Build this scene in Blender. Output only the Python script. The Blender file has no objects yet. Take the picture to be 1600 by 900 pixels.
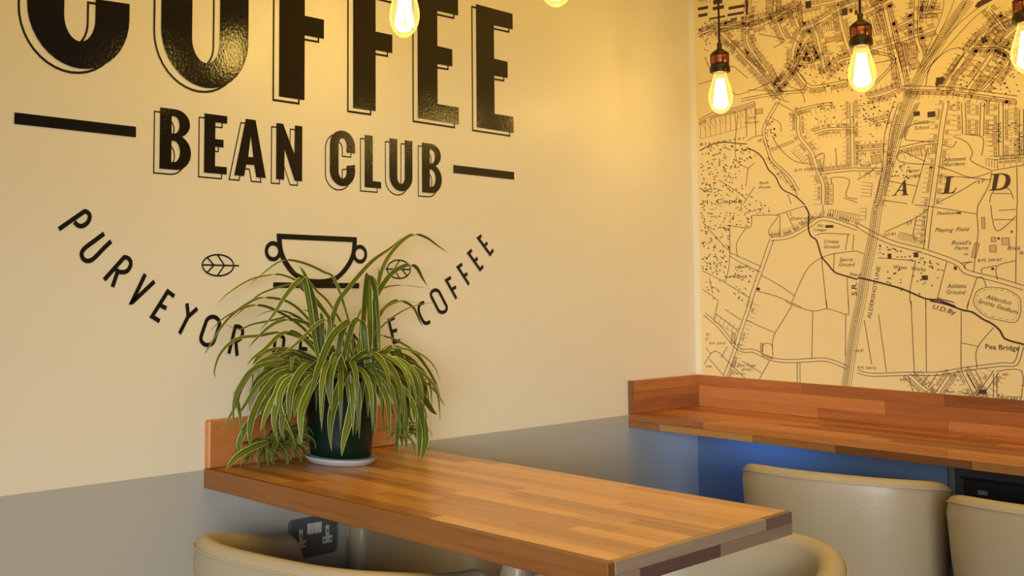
import bpy, bmesh, math, random
from mathutils import Vector, Matrix
import numpy as np

# ------------------------------------------------------------------ camera, light, exposure
H = 0.75                                   # table-top height; measurements below are relative to it
YAW, PITCH, ROLL, FPX, CX, CY = -0.9123, 0.0686, 0.0122, 1660.65, 278.07, 320.34
CAM = np.array([1.7582, -3.5468, 0.3993])
_cy, _sy, _cp, _sp = math.cos(YAW), math.sin(YAW), math.cos(PITCH), math.sin(PITCH)
FWD = np.array([_sy*_cp, _cy*_cp, _sp]); _r = np.array([_cy, -_sy, 0]); _u = np.cross(_r, FWD)
RGT = math.cos(ROLL)*_r + math.sin(ROLL)*_u; UPV = -math.sin(ROLL)*_r + math.cos(ROLL)*_u
scene = bpy.context.scene
COL = scene.collection
cd = bpy.data.cameras.new('camera'); cam = bpy.data.objects.new('camera', cd); COL.objects.link(cam)
cd.sensor_width = 36; cd.lens = FPX/1600*36; cd.shift_x = (800-CX)/1600; cd.shift_y = (CY-450)/1600
cd.clip_start = 0.05
mw = Matrix.Identity(4)
for i in range(3):
    mw[i][0] = RGT[i]; mw[i][1] = UPV[i]; mw[i][2] = -FWD[i]
mw[0][3], mw[1][3], mw[2][3] = CAM[0], CAM[1], CAM[2]+H
cam.matrix_world = mw
scene.camera = cam

world = bpy.data.worlds.new('world'); scene.world = world; world.use_nodes = True
bg = world.node_tree.nodes['Background']; bg.inputs[0].default_value = (0.74, 0.84, 1.0, 1); bg.inputs[1].default_value = 0.10
BULB = 46.0          # filament emission strength
BULB_COL = (1.0, 0.70, 0.19)

def area_light(name, loc, target, sx, sy, power, col):
    l = bpy.data.lights.new(name, 'AREA'); l.shape = 'RECTANGLE'; l.size = sx; l.size_y = sy; l.energy = power; l.color = col
    o = bpy.data.objects.new(name, l); COL.objects.link(o); o.location = loc
    o.rotation_euler = (Vector(target)-Vector(loc)).to_track_quat('-Z', 'Y').to_euler()
    return o
# daylight from the shop front behind and to the right of the camera
dl = area_light('shopfront_daylight', (3.0, -5.2, 1.20), (0.0, -0.75, 0.36), 2.6, 1.0, 15, (0.92, 0.94, 0.94)); dl.data.spread = math.radians(42)
# added warm area fill below the ceiling, for overhead light out of view
area_light('warm_overhead_fill', (1.15, -1.9, 2.66), (1.15, -1.9, 0), 1.6, 3.4, 33, (1.0, 0.62, 0.09))

scene.view_settings.view_transform = 'Standard'; scene.view_settings.look = 'None'
scene.view_settings.exposure = 0.0; scene.view_settings.gamma = 1; scene.view_settings.use_curve_mapping = False

# ------------------------------------------------------------------ helpers
def ray(x, y): return (x-CX)/FPX*RGT - (y-CY)/FPX*UPV + FWD
def on_x(x, y, X=0.0):                      # photograph pixel -> point on the plane X
    d = ray(x, y); p = CAM + d*((X-CAM[0])/d[0]); return (p[0], p[1], p[2]+H)
def on_y(x, y, Y=0.0):
    d = ray(x, y); p = CAM + d*((Y-CAM[1])/d[1]); return (p[0], p[1], p[2]+H)
def on_z(x, y, z):
    d = ray(x, y); p = CAM + d*((z-H-CAM[2])/d[2]); return (p[0], p[1], z)

def new_mat(name):
    m = bpy.data.materials.new(name); m.use_nodes = True; nt = m.node_tree
    return m, nt, nt.nodes['Principled BSDF']
def simple(name, col, rough=.5, metal=0, bump=0, bscale=200, var=0, vscale=8, spec=None):
    m, nt, b = new_mat(name); N, L = nt.nodes, nt.links
    b.inputs['Base Color'].default_value = (*col, 1); b.inputs['Roughness'].default_value = rough; b.inputs['Metallic'].default_value = metal
    if spec is not None: b.inputs['Specular IOR Level'].default_value = spec
    tc = N.new('ShaderNodeTexCoord')
    if bump:
        n = N.new('ShaderNodeTexNoise'); n.inputs['Scale'].default_value = bscale; n.inputs['Detail'].default_value = 3
        bp = N.new('ShaderNodeBump'); bp.inputs['Strength'].default_value = bump; bp.inputs['Distance'].default_value = .001
        L.new(tc.outputs['Object'], n.inputs['Vector']); L.new(n.outputs['Fac'], bp.inputs['Height']); L.new(bp.outputs[0], b.inputs['Normal'])
    if var:
        n2 = N.new('ShaderNodeTexNoise'); n2.inputs['Scale'].default_value = vscale; n2.inputs['Detail'].default_value = 4
        mx = N.new('ShaderNodeMix'); mx.data_type = 'RGBA'
        mx.inputs['A'].default_value = (*[c*(1-var) for c in col], 1); mx.inputs['B'].default_value = (*[min(1, c*(1+var)) for c in col], 1)
        L.new(tc.outputs['Object'], n2.inputs['Vector']); L.new(n2.outputs['Fac'], mx.inputs['Factor']); L.new(mx.outputs['Result'], b.inputs['Base Color'])
    return m
def wood(name, dark, mid, light, rough=.38, rnd=0.75, bump=.25, coat=0.0, streak=.24):
    """grain runs along each board's own length (object X), tone differs board by board"""
    m, nt, b = new_mat(name); N, L = nt.nodes, nt.links
    tc = N.new('ShaderNodeTexCoord'); oi = N.new('ShaderNodeObjectInfo')
    mul = N.new('ShaderNodeVectorMath'); mul.operation = 'MULTIPLY'; mul.inputs[1].default_value = (2.2, 34, 34)
    off = N.new('ShaderNodeVectorMath'); off.operation = 'ADD'
    sc = N.new('ShaderNodeMath'); sc.operation = 'MULTIPLY'; sc.inputs[1].default_value = 57.0
    L.new(oi.outputs['Random'], sc.inputs[0]); L.new(tc.outputs['Object'], mul.inputs[0]); L.new(mul.outputs[0], off.inputs[0]); L.new(sc.outputs[0], off.inputs[1])
    n = N.new('ShaderNodeTexNoise'); n.inputs['Scale'].default_value = 1.6; n.inputs['Detail'].default_value = 7; n.inputs['Roughness'].default_value = .62; n.inputs['Distortion'].default_value = .6
    L.new(off.outputs[0], n.inputs['Vector'])
    n3 = N.new('ShaderNodeTexNoise'); n3.inputs['Scale'].default_value = 9; n3.inputs['Detail'].default_value = 3
    L.new(off.outputs[0], n3.inputs['Vector'])
    ramp = N.new('ShaderNodeValToRGB'); e = ramp.color_ramp.elements
    e[0].position = .18; e[0].color = (*dark, 1); e[1].position = .85; e[1].color = (*light, 1); k = e.new(.5); k.color = (*mid, 1)
    # fac = random*rnd + noise*(1-rnd) (+ fine streaks)
    a = N.new('ShaderNodeMath'); a.operation = 'MULTIPLY'; a.inputs[1].default_value = rnd; L.new(oi.outputs['Random'], a.inputs[0])
    c = N.new('ShaderNodeMath'); c.operation = 'MULTIPLY_ADD'; c.inputs[1].default_value = (1-rnd)*1.25; L.new(n.outputs['Fac'], c.inputs[0]); L.new(a.outputs[0], c.inputs[2])
    d = N.new('ShaderNodeMath'); d.operation = 'MULTIPLY_ADD'; d.inputs[1].default_value = streak; L.new(n3.outputs['Fac'], d.inputs[0]); L.new(c.outputs[0], d.inputs[2])
    s = N.new('ShaderNodeMath'); s.operation = 'SUBTRACT'; s.inputs[1].default_value = streak/2; L.new(d.outputs[0], s.inputs[0])
    L.new(s.outputs[0], ramp.inputs[0]); L.new(ramp.outputs[0], b.inputs['Base Color'])
    bp = N.new('ShaderNodeBump'); bp.inputs['Strength'].default_value = bump; bp.inputs['Distance'].default_value = .0006
    L.new(n3.outputs['Fac'], bp.inputs['Height']); L.new(bp.outputs[0], b.inputs['Normal'])
    b.inputs['Roughness'].default_value = rough; b.inputs['Coat Weight'].default_value = coat; b.inputs['Coat Roughness'].default_value = .25
    return m

def link(name, me, mat=None, parent=None, loc=None, rotz=0):
    o = bpy.data.objects.new(name, me); COL.objects.link(o)
    if mat and me is not None and not me.materials: me.materials.append(mat)
    if parent: o.parent = parent
    if loc is not None: o.location = loc
    if rotz: o.rotation_euler = (0, 0, rotz)
    return o
def pydata(name, v, f, mat=None, parent=None, smooth=False, loc=None, rotz=0):
    me = bpy.data.meshes.new(name); me.from_pydata([tuple(map(float, p)) for p in v], [], f); me.update()
    if smooth: me.polygons.foreach_set('use_smooth', [True]*len(me.polygons))
    return link(name, me, mat, parent, loc, rotz)
def thing(name, label, cat, loc=(0, 0, 0), rotz=0, group=None):
    o = bpy.data.objects.new(name, None); COL.objects.link(o); o.location = loc; o.rotation_euler = (0, 0, rotz)
    o.empty_display_size = .05
    tag(o, label, cat, group); return o
def tag(o, label, cat, group=None):
    o['label'] = label; o['category'] = cat
    if group: o['group'] = group
    return o
def box_mesh(name, x0, x1, y0, y1, z0, z1, bev=0, seg=1):
    bm = bmesh.new(); bmesh.ops.create_cube(bm, size=1)
    for v in bm.verts:
        v.co = ((x0+x1)/2+v.co.x*(x1-x0), (y0+y1)/2+v.co.y*(y1-y0), (z0+z1)/2+v.co.z*(z1-z0))
    if bev: bmesh.ops.bevel(bm, geom=bm.edges[:], offset=bev, segments=seg, profile=.5, affect='EDGES')
    me = bpy.data.meshes.new(name); bm.to_mesh(me); bm.free()
    if bev and seg > 1: me.polygons.foreach_set('use_smooth', [True]*len(me.polygons))
    return me
def box(name, x0, x1, y0, y1, z0, z1, mat, parent=None, bev=0, seg=1, loc=None):
    return link(name, box_mesh(name, x0, x1, y0, y1, z0, z1, bev, seg), mat, parent, loc)
def lathe(name, prof, mat, parent=None, seg=32, loc=None):
    v = []; f = []
    for (r, z) in prof:
        for k in range(seg):
            a = 2*math.pi*k/seg; v.append((r*math.cos(a), r*math.sin(a), z))
    n = len(prof)
    for i in range(n-1):
        for k in range(seg):
            k2 = (k+1) % seg; f.append((i*seg+k, i*seg+k2, (i+1)*seg+k2, (i+1)*seg+k))
    f.append(tuple(range(seg-1, -1, -1))); f.append(tuple((n-1)*seg+k for k in range(seg)))
    return pydata(name, v, f, mat, parent, True, loc)
def tube(pts, r, seg=8, closed=False):
    v = []; f = []; n = len(pts); P = [Vector(p) for p in pts]
    rr = r if isinstance(r, (list, tuple)) else [r]*n
    up = Vector((0, 0, 1)); prev = None
    for i in range(n):
        t = (P[(i+1) % n] - P[i-1]) if closed else (P[min(i+1, n-1)]-P[max(i-1, 0)])
        t.normalize()
        if prev is None:
            a = t.cross(up)
            if a.length < .05: a = t.cross(Vector((1, 0, 0)))
        else: a = prev - t*prev.dot(t)
        a.normalize(); prev = a; b = t.cross(a)
        for k in range(seg):
            an = 2*math.pi*k/seg; v.append(P[i]+(a*math.cos(an)+b*math.sin(an))*rr[i])
    m = n if closed else n-1
    for i in range(m):
        for k in range(seg):
            k2 = (k+1) % seg; j = (i+1) % n; f.append((i*seg+k, i*seg+k2, j*seg+k2, j*seg+k))
    if not closed: f.append(tuple(range(seg-1, -1, -1))); f.append(tuple((n-1)*seg+k for k in range(seg)))
    return v, f
# flat print on a wall: plane 'x' uses (u,v)=(y,z), plane 'y' uses (u,v)=(x,z)
def lift(pl, u, v, h): return (h, u, v) if pl == 'x' else (u, -h, v)
def fill_shape(name, loops, pl, h, mat, parent, thick=.0002):
    """outer loop + holes, filled and given a hair of thickness"""
    c = bpy.data.curves.new(name, 'CURVE'); c.dimensions = '2D'; c.fill_mode = 'BOTH'; c.extrude = thick/2
    for lp in loops:
        s = c.splines.new('POLY'); s.points.add(len(lp)-1)
        for q, (a, b) in zip(s.points, lp): q.co = (a, b, 0, 1)
        s.use_cyclic_u = True
    o = bpy.data.objects.new(name, c); me = bpy.data.meshes.new_from_object(o); bpy.data.objects.remove(o); bpy.data.curves.remove(c)
    for v in me.vertices: v.co = lift(pl, v.co.x, v.co.y, h+v.co.z)
    if pl == 'y': pass
    me.materials.clear(); me.name = name
    return link(name, me, mat, parent)
def ribbon(v, f, pts, w, pl, h, closed=False):
    """append a mitred flat stroke to v, f"""
    P = []
    for p in pts:
        if not P or (abs(p[0]-P[-1][0])+abs(p[1]-P[-1][1])) > 1e-6: P.append(p)
    if closed and abs(P[0][0]-P[-1][0])+abs(P[0][1]-P[-1][1]) < 1e-6: P.pop()
    n = len(P)
    if n < 2: return
    base = len(v)
    for i in range(n):
        a = P[i-1] if (i > 0 or closed) else None; c = P[(i+1) % n] if (i < n-1 or closed) else None; b = P[i]
        def nrm(p, q):
            dx, dy = q[0]-p[0], q[1]-p[1]; l = math.hypot(dx, dy) or 1; return (-dy/l, dx/l)
        if a is None: nx, ny = nrm(b, c); k = 1
        elif c is None: nx, ny = nrm(a, b); k = 1
        else:
            n1 = nrm(a, b); n2 = nrm(b, c); nx, ny = n1[0]+n2[0], n1[1]+n2[1]; l = math.hypot(nx, ny)
            if l < .2: nx, ny = n1; k = 1
            else: nx /= l; ny /= l; k = min(2.0, 1/max(.3, nx*n1[0]+ny*n1[1]))
        for s in (1, -1): v.append(lift(pl, b[0]+s*nx*w/2*k, b[1]+s*ny*w/2*k, h))
    for i in range(n if closed else n-1):
        j = (i+1) % n; f.append((base+2*i, base+2*i+1, base+2*j+1, base+2*j))
def arc(cx, cy, rx, ry, a0, a1, n=12):
    return [(cx+rx*math.cos(math.radians(a0+(a1-a0)*i/n)), cy+ry*math.sin(math.radians(a0+(a1-a0)*i/n))) for i in range(n+1)]
def smooth_path(pts, n=6):
    """Catmull-Rom through points of any dimension"""
    P = [np.array(p, float) for p in pts]; out = []
    for i in range(len(P)-1):
        p0 = P[max(i-1, 0)]; p1 = P[i]; p2 = P[i+1]; p3 = P[min(i+2, len(P)-1)]
        for k in range(n):
            t = k/n; out.append(.5*((2*p1)+(-p0+p2)*t+(2*p0-5*p1+4*p2-p3)*t*t+(-p0+3*p1-3*p2+p3)*t**3))
    out.append(P[-1]); return out

# ------------------------------------------------------------------ materials
M_wall = simple('cream_wall_paint', (.81, .755, .60), .42, bump=.25, bscale=90, var=.02, vscale=2.5)
M_dado = simple('grey_wall_paint', (.47, .455, .41), .42, bump=.25, bscale=90, var=.03, vscale=2.5)
M_blue = simple('wall_paint_with_blue_glow', (.11, .175, .29), .5, bump=.25, bscale=90)  # wall grey with the blue glow under the counter mixed into its colour
M_paper = simple('aged_map_paper', (.82, .66, .345), .5, var=.04, vscale=3)
M_ink = simple('brown_map_ink', (.060, .026, .014), .6)
M_ink2 = simple('faded_map_ink', (.125, .060, .030), .6)
M_tint = simple('tan_map_tint', (.60, .42, .22), .6)
M_red = simple('red_map_ink', (.62, .16, .07), .6)
M_floor = simple('oak_floor', (.20, .13, .08), .5, var=.3, vscale=6)
M_ceil = simple('white_ceiling_paint', (.80, .79, .76), .7)
M_vinyl = simple('black_gloss_vinyl', (.010, .008, .006), .15, bump=.5, bscale=150, spec=.4)
M_vline = simple('black_vinyl_line', (.010, .008, .006), .4, spec=.25)
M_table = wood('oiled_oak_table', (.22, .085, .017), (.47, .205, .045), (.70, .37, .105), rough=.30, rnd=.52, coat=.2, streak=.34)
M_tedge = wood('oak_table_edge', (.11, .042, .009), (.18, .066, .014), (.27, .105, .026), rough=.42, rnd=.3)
M_tend = wood('grey_oak_end', (.11, .060, .045), (.20, .125, .085), (.32, .22, .15), rough=.5, rnd=.8)
M_counter = wood('red_iroko_counter', (.15, .048, .012), (.38, .128, .028), (.60, .250, .068), rough=.33, rnd=.62, coat=.2)
M_strip = wood('iroko_edge', (.12, .040, .010), (.28, .12, .030), (.46, .25, .085), rough=.4, rnd=.85)
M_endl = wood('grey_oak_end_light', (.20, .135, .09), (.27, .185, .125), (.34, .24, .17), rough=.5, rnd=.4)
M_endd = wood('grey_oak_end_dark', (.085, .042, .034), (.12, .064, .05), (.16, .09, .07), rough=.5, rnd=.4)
M_upst = wood('iroko_upstand', (.19, .060, .015), (.38, .125, .030), (.54, .215, .060), rough=.4, rnd=.6)
M_leather = simple('cream_leather', (.35, .295, .20), .38, bump=.3, bscale=260, var=.04, vscale=5)
M_seam = simple('leather_seam', (.42, .32, .18), .5)
M_legw = simple('dark_wood_leg', (.045, .028, .018), .4)
M_pot = simple('dark_green_pot', (.003, .014, .008), .4, spec=.25)
M_soil = simple('potting_soil', (.03, .02, .012), .9, bump=1, bscale=80)
M_saucer = simple('pale_plastic_saucer', (.42, .43, .42), .35)
M_steel = simple('dark_brushed_steel', (.13, .145, .145), .45, .25)
M_white = simple('white_plastic', (.66, .65, .62), .35)
M_black = simple('black_plastic', (.008, .008, .008), .4)
M_dgrey = simple('dark_grey_panel', (.028, .028, .028), .6)
M_cord = simple('maroon_fabric_cord', (.045, .012, .008), .8)
M_copper = simple('copper_lampholder', (.34, .10, .04), .32, .85)
M_bronze = simple('black_bronze', (.035, .025, .015), .35, .6)
M_post = simple('grey_steel_post', (.20, .21, .22), .4, .7)

def glass_mat():
    m, nt, b = new_mat('amber_bulb_glass'); N, L = nt.nodes, nt.links; N.remove(b)
    tr = N.new('ShaderNodeBsdfTransparent'); tr.inputs[0].default_value = (1, .93, .74, 1)
    gl = N.new('ShaderNodeBsdfGlossy'); gl.inputs['Roughness'].default_value = .04; gl.inputs[0].default_value = (1, .9, .6, 1)
    lw = N.new('ShaderNodeLayerWeight'); lw.inputs[0].default_value = .12; mx = N.new('ShaderNodeMixShader')
    L.new(lw.outputs['Fresnel'], mx.inputs[0]); L.new(tr.outputs[0], mx.inputs[1]); L.new(gl.outputs[0], mx.inputs[2])
    em = N.new('ShaderNodeEmission'); em.inputs[0].default_value = (1, .72, .25, 1); em.inputs[1].default_value = .30  # faint emission imitates the filament's glow spreading through the glass
    ad = N.new('ShaderNodeAddShader'); L.new(mx.outputs[0], ad.inputs[0]); L.new(em.outputs[0], ad.inputs[1])
    L.new(ad.outputs[0], N['Material Output'].inputs[0]); return m
M_glass = glass_mat()
def emit(name, col, s):
    m, nt, b = new_mat(name); b.inputs['Base Color'].default_value = (0, 0, 0, 1)
    b.inputs['Emission Color'].default_value = (*col, 1); b.inputs['Emission Strength'].default_value = s; return m
M_fil = emit('glowing_filament', BULB_COL, BULB)

def leaf_mat():
    m, nt, b = new_mat('variegated_leaf'); N, L = nt.nodes, nt.links
    uv = N.new('ShaderNodeUVMap'); sep = N.new('ShaderNodeSeparateXYZ'); L.new(uv.outputs[0], sep.inputs[0])
    s = N.new('ShaderNodeMath'); s.operation = 'SUBTRACT'; s.inputs[1].default_value = .5; L.new(sep.outputs[0], s.inputs[0])
    a = N.new('ShaderNodeMath'); a.operation = 'ABSOLUTE'; L.new(s.outputs[0], a.inputs[0])
    r = N.new('ShaderNodeValToRGB'); e = r.color_ramp.elements
    e[0].position = 0; e[0].color = (.17, .20, .015, 1); e[1].position = .445; e[1].color = (.60, .62, .28, 1)
    k = e.new(.10); k.color = (.105, .145, .007, 1); k = e.new(.385); k.color = (.062, .100, .005, 1)
    L.new(a.outputs[0], r.inputs[0])
    oi = N.new('ShaderNodeObjectInfo'); hs = N.new('ShaderNodeHueSaturation'); mr = N.new('ShaderNodeMapRange')
    mr.inputs['To Min'].default_value = .7; mr.inputs['To Max'].default_value = 1.3
    L.new(oi.outputs['Random'], mr.inputs[0]); L.new(mr.outputs[0], hs.inputs['Value']); L.new(r.outputs[0], hs.inputs['Color']); L.new(hs.outputs[0], b.inputs['Base Color'])
    b.inputs['Roughness'].default_value = .5; b.inputs['Specular IOR Level'].default_value = .3
    tl = N.new('ShaderNodeBsdfTranslucent'); L.new(hs.outputs[0], tl.inputs[0]); mx = N.new('ShaderNodeMixShader'); mx.inputs[0].default_value = .25
    L.new(b.outputs[0], mx.inputs[1]); L.new(tl.outputs[0], mx.inputs[2]); L.new(mx.outputs[0], N['Material Output'].inputs[0])
    return m
M_leaf = leaf_mat()

# ------------------------------------------------------------------ setting
CEIL = 2.70
def struct(o): o['kind'] = 'structure'; return o
struct(box('floor', -.12, 4.2, -6.5, .12, -.1, 0, M_floor))
struct(box('ceiling', -.12, 4.2, -6.5, .12, CEIL, CEIL+.1, M_ceil))
wl = struct(box('wall_left', -.12, 0, -6.5, 0, H-.003, CEIL, M_wall))
wl2 = struct(box('wall_left_lower', -.12, 0, -6.5, 0, 0, H-.003, M_dado)); wl2.name = 'wall_left.001'
struct(box('wall_back', -.12, 4.2, 0, .12, H-.003, CEIL, M_wall))
wb2 = struct(box('wall_back_lower', -.12, 4.2, 0, .12, 0, H-.003, M_blue)); wb2.name = 'wall_back.001'
struct(box('baseboard_left', 0, .015, -6.5, -.015, 0, .10, M_white, bev=.003))
struct(box('baseboard_back', 0, 4.2, -.015, 0, 0, .10, M_white, bev=.003))

# ------------------------------------------------------------------ sign on the left wall
sign = thing('wall_sign', 'large glossy black lettering with cup emblem stuck on the cream left wall', 'sign')
def zz(v): return v + H
def outline(parent, loops, du, dv, w):
    v = []; f = []
    for lp in loops: ribbon(v, f, [(a+du, b+dv) for a, b in lp], w, 'x', .0005, True)
    return pydata('letter_outline', v, f, M_vline, parent)
def letter(loops, du, dv, w):
    loops = [[(a, zz(b)) for a, b in lp] for lp in loops]
    o = fill_shape('letter', loops, 'x', .0010, M_vinyl, sign)
    outline(o, loops, du, dv, w); return o
B0, B1 = .8148, 1.1520
def F_big(x, st=.0806, mid=.144, top=.1675):
    return [[(x, B0), (x+st, B0+.0005), (x+st, .9678), (x+mid, .969), (x+mid, 1.0150), (x+st, 1.0145), (x+st, 1.1068), (x+top, 1.1078), (x+top, B1), (x, B1)]]
def E_big(x, st=.0790, mid=.1405, top=.1660):
    return [[(x, B0), (x+top, B0), (x+top, .8600), (x+st, .8598), (x+st, .9652), (x+mid, .9668), (x+mid, 1.0122), (x+st, 1.0128), (x+st, 1.1062), (x+top, 1.1078), (x+top, B1), (x, B1)]]
def O_big(x0, x1, s, b=.8085, t=1.158, ry=.115):
    cx = (x0+x1)/2; R = (x1-x0)/2; r = R-s
    o = arc(cx, t-ry, R, ry, 0, 180, 20)+arc(cx, b+ry, R, ry, 180, 360, 20)
    i = arc(cx, t-.054-.05, r, .05, 0, 180, 16)+arc(cx, b+.054+.05, r, .05, 180, 360, 16)
    return [o, i]
def C_big(x0, x1, s, b=.8085, t=1.158, ry=.115, g0=.9575, g1=1.0165, th=.054, ri=.05):
    cx = (x0+x1)/2; R = (x1-x0)/2; r = R-s
    return [[(x1, g1)]+arc(cx, t-ry, R, ry, 0, 180, 20)+arc(cx, b+ry, R, ry, 180, 360, 20)+[(x1, g0), (x1-s, g0-.004)]
            + arc(cx, b+th+ri, r, ri, 0, -180, 16)+arc(cx, t-th-ri, r, ri, 180, 0, 16)+[(x1-s, g1)]]
DU, DV, LW = -.0176, -.0100, .0050
letter(C_big(-2.5569, -2.3185, .0828), DU, DV, LW)
letter(O_big(-2.2374, -1.9943, .0828), DU, DV, LW)
letter(F_big(-1.9000), DU, DV, LW); letter(F_big(-1.6555, mid=.1425), DU, DV, LW)
letter(E_big(-1.4154), DU, DV, LW); letter(E_big(-1.1716), DU, DV, LW)
S0, S1 = .6253, .7532; du, dv, lw = -.0142, -.0100, .0030
def B_small(x, s=.0275, w=.0830):
    # two bowls with counters
    m = .6925; o = [(x, S0)]+arc(x+w-.040, S0+.037, .040, .037, -90, 75, 12)+arc(x+w-.0435, S1-.030, .040, .030, -60, 90, 12)+[(x, S1)]
    c1 = [(x+s+.003, .6412)]+arc(x+.037, .6412+.0225, .0165, .0225, -90, 90, 10)+[(x+s+.003, .6862)]
    c2 = [(x+s+.003, .7017)]+arc(x+.037, .7017+.0182, .0145, .0182, -90, 90, 10)+[(x+s+.003, .7381)]
    return [o, c1, c2]
def E_small(x, s=.0305, w=.0640, m=.0540):
    return [[(x, S0), (x+w, S0), (x+w, .6415), (x+s, .6412), (x+s, .6835), (x+m, .6835), (x+m, .7003), (x+s, .7003), (x+s, .7365), (x+w, .7368), (x+w, S1), (x, S1)]]
letter(B_small(-2.2370), du, dv, lw); letter(E_small(-2.1180), du, dv, lw)
letter([[(-2.0325, S0), (-2.0038, S0), (-1.9978, .6518), (-1.9739, .6520), (-1.9677, S0), (-1.9390, S0), (-1.9710, S1), (-1.9998, S1)], [(-1.9922, .6692), (-1.9767, .6692), (-1.9848, .7175)]], du, dv, lw)
letter([[(-1.9076, S0), (-1.8827, S0), (-1.8817, .6957), (-1.8495, S0), (-1.8260, S0), (-1.8260, S1), (-1.8497, S1), (-1.8508, .6865), (-1.8868, S1), (-1.9076, S1)]], du, dv, lw)
letter(C_big(-1.7350, -1.6485, .0295, b=.6228, t=.7562, ry=.036, g0=.6765, g1=.7045, th=.0185, ri=.0155), du, dv, lw)
letter([[(-1.6146, S0), (-1.5550, S0), (-1.5550, .6415), (-1.5856, .6420), (-1.5856, S1), (-1.6146, S1)]], du, dv, lw)
letter([[(-1.5246, S1)]+arc(-1.4810, .6230+.037, .0436, .037, 180, 360, 16)+[(-1.4374, S1), (-1.4660, S1)]+arc(-1.4810, .6415+.017, .0142, .017, 0, -180, 12)+[(-1.4952, S1)]], du, dv, lw)
letter(B_small(-1.3998, w=.0790), du, dv, lw)
def bar(u0, u1, v0, v1): return fill_shape('dash', [[(u0, zz(v0)), (u1, zz(v0)), (u1, zz(v1)), (u0, zz(v1))]], 'x', .001, M_vinyl, sign)
bar(-2.5787, -2.2980, .6848, .7065); bar(-1.2731, -1.0053, .6838, .7050)

# strokes read from the photograph (offset x, offset y, scale) -> points on the wall
def wpx(ox, oy, k, pts):
    r = []
    for a, b in pts:
        p = on_x(ox+a/k, oy+b/k); r.append((p[1], p[2]))
    return r
def stroke_letter(ox, oy, k, strokes, w, name='letter', cyc=()):
    v = []; f = []
    for i, s in enumerate(strokes): ribbon(v, f, wpx(ox, oy, k, s), w, 'x', .0010+.00002*i, i in cyc)
    return pydata(name, v, f, M_vline, sign)
k5 = 3.3324; w5 = .0092
def sm(p, n=4): return [tuple(q) for q in smooth_path(p, n)]
A5 = (60, 310, k5)
stroke_letter(*A5, [[(105, 160), (240, 66)], sm([(236, 66), (254, 72), (266, 92), (257, 122), (232, 142), (206, 141), (186, 122)])], w5)
stroke_letter(*A5, [sm([(341, 183), (290, 221), (241, 258), (224, 284), (228, 308), (246, 324), (272, 322), (300, 300), (335, 263), (377, 223)])], w5)
stroke_letter(*A5, [[(341, 424), (450, 301)], sm([(444, 306), (462, 309), (477, 325), (478, 350), (462, 376), (440, 384), (415, 380), (398, 366)]), [(412, 378), (384, 461)]], w5)
stroke_letter(*A5, [[(555, 394), (485, 541), (487, 541), (603, 432)]], w5)
stroke_letter(*A5, [[(706, 510), (672, 484), (590, 615), (630, 639)], [(628, 553), (665, 573)]], w5)
stroke_letter(*A5, [[(772, 546), (779, 613), (733, 704)], [(826, 573), (779, 615)]], w5)
def o_loop(cx, cy, hl, hw, ang, n=10):
    """condensed O: straight sides, round ends (pixels in the crop)"""
    p = []; s = hl-hw
    for a in [i*180/n for i in range(n+1)]: p.append((hw*math.cos(math.radians(a)), -s-hw*math.sin(math.radians(a))))
    for a in [180+i*180/n for i in range(n+1)]: p.append((hw*math.cos(math.radians(a)), s-hw*math.sin(math.radians(a))))
    c, sn = math.cos(math.radians(ang)), math.sin(math.radians(ang))
    return [(cx+x*c-y*sn, cy+x*sn+y*c) for x, y in p]
stroke_letter(*A5, [o_loop(893, 690, 76, 36, 19)], w5, cyc=(0,))
stroke_letter(*A5, [[(990, 808), (1025, 663)], sm([(1020, 666), (1042, 668), (1060, 682), (1060, 710), (1045, 735), (1010, 742)]), [(1026, 742), (1033, 820)]], w5)
A6 = (300, 340, 3.2)
stroke_letter(*A6, [o_loop(433, 645, 56, 22, 6)], w5, cyc=(0,))
stroke_letter(*A6, [[(537, 704), (543, 603), (583, 605)], [(541, 655), (575, 658)]], w5)
stroke_letter(*A6, [[(678, 700), (676, 602), (716, 600)], [(677, 652), (710, 650)]], w5)
stroke_letter(*A6, [[(740, 697), (737, 588)]], w5)
stroke_letter(*A6, [[(822, 692), (802, 578), (872, 672), (850, 565)]], w5)   # N of FINE, half hidden by the leaves
stroke_letter(*A6, [[(1012, 500), (982, 513), (1008, 622), (1040, 615)], [(996, 570), (1024, 562)]], w5)
stroke_letter(*A6, [sm([(1160, 424), (1138, 434), (1132, 465), (1145, 502), (1165, 528), (1190, 520)])], w5)
stroke_letter(*A6, [o_loop(1233, 418, 60, 23, -27)], w5, cyc=(0,))
stroke_letter(*A6, [[(1293, 299), (1270, 314), (1321, 405)], [(1297, 360), (1319, 346)]], w5)
stroke_letter(*A6, [[(1350, 232), (1328, 248), (1384, 335)], [(1356, 292), (1376, 280)]], w5)
stroke_letter(*A6, [[(1398, 162), (1381, 178), (1439, 260), (1455, 242)], [(1408, 219), (1427, 203)]], w5)
stroke_letter(*A6, [[(1446, 90), (1430, 103), (1489, 184), (1505, 160)], [(1459, 143), (1476, 126)]], w5)
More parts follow.
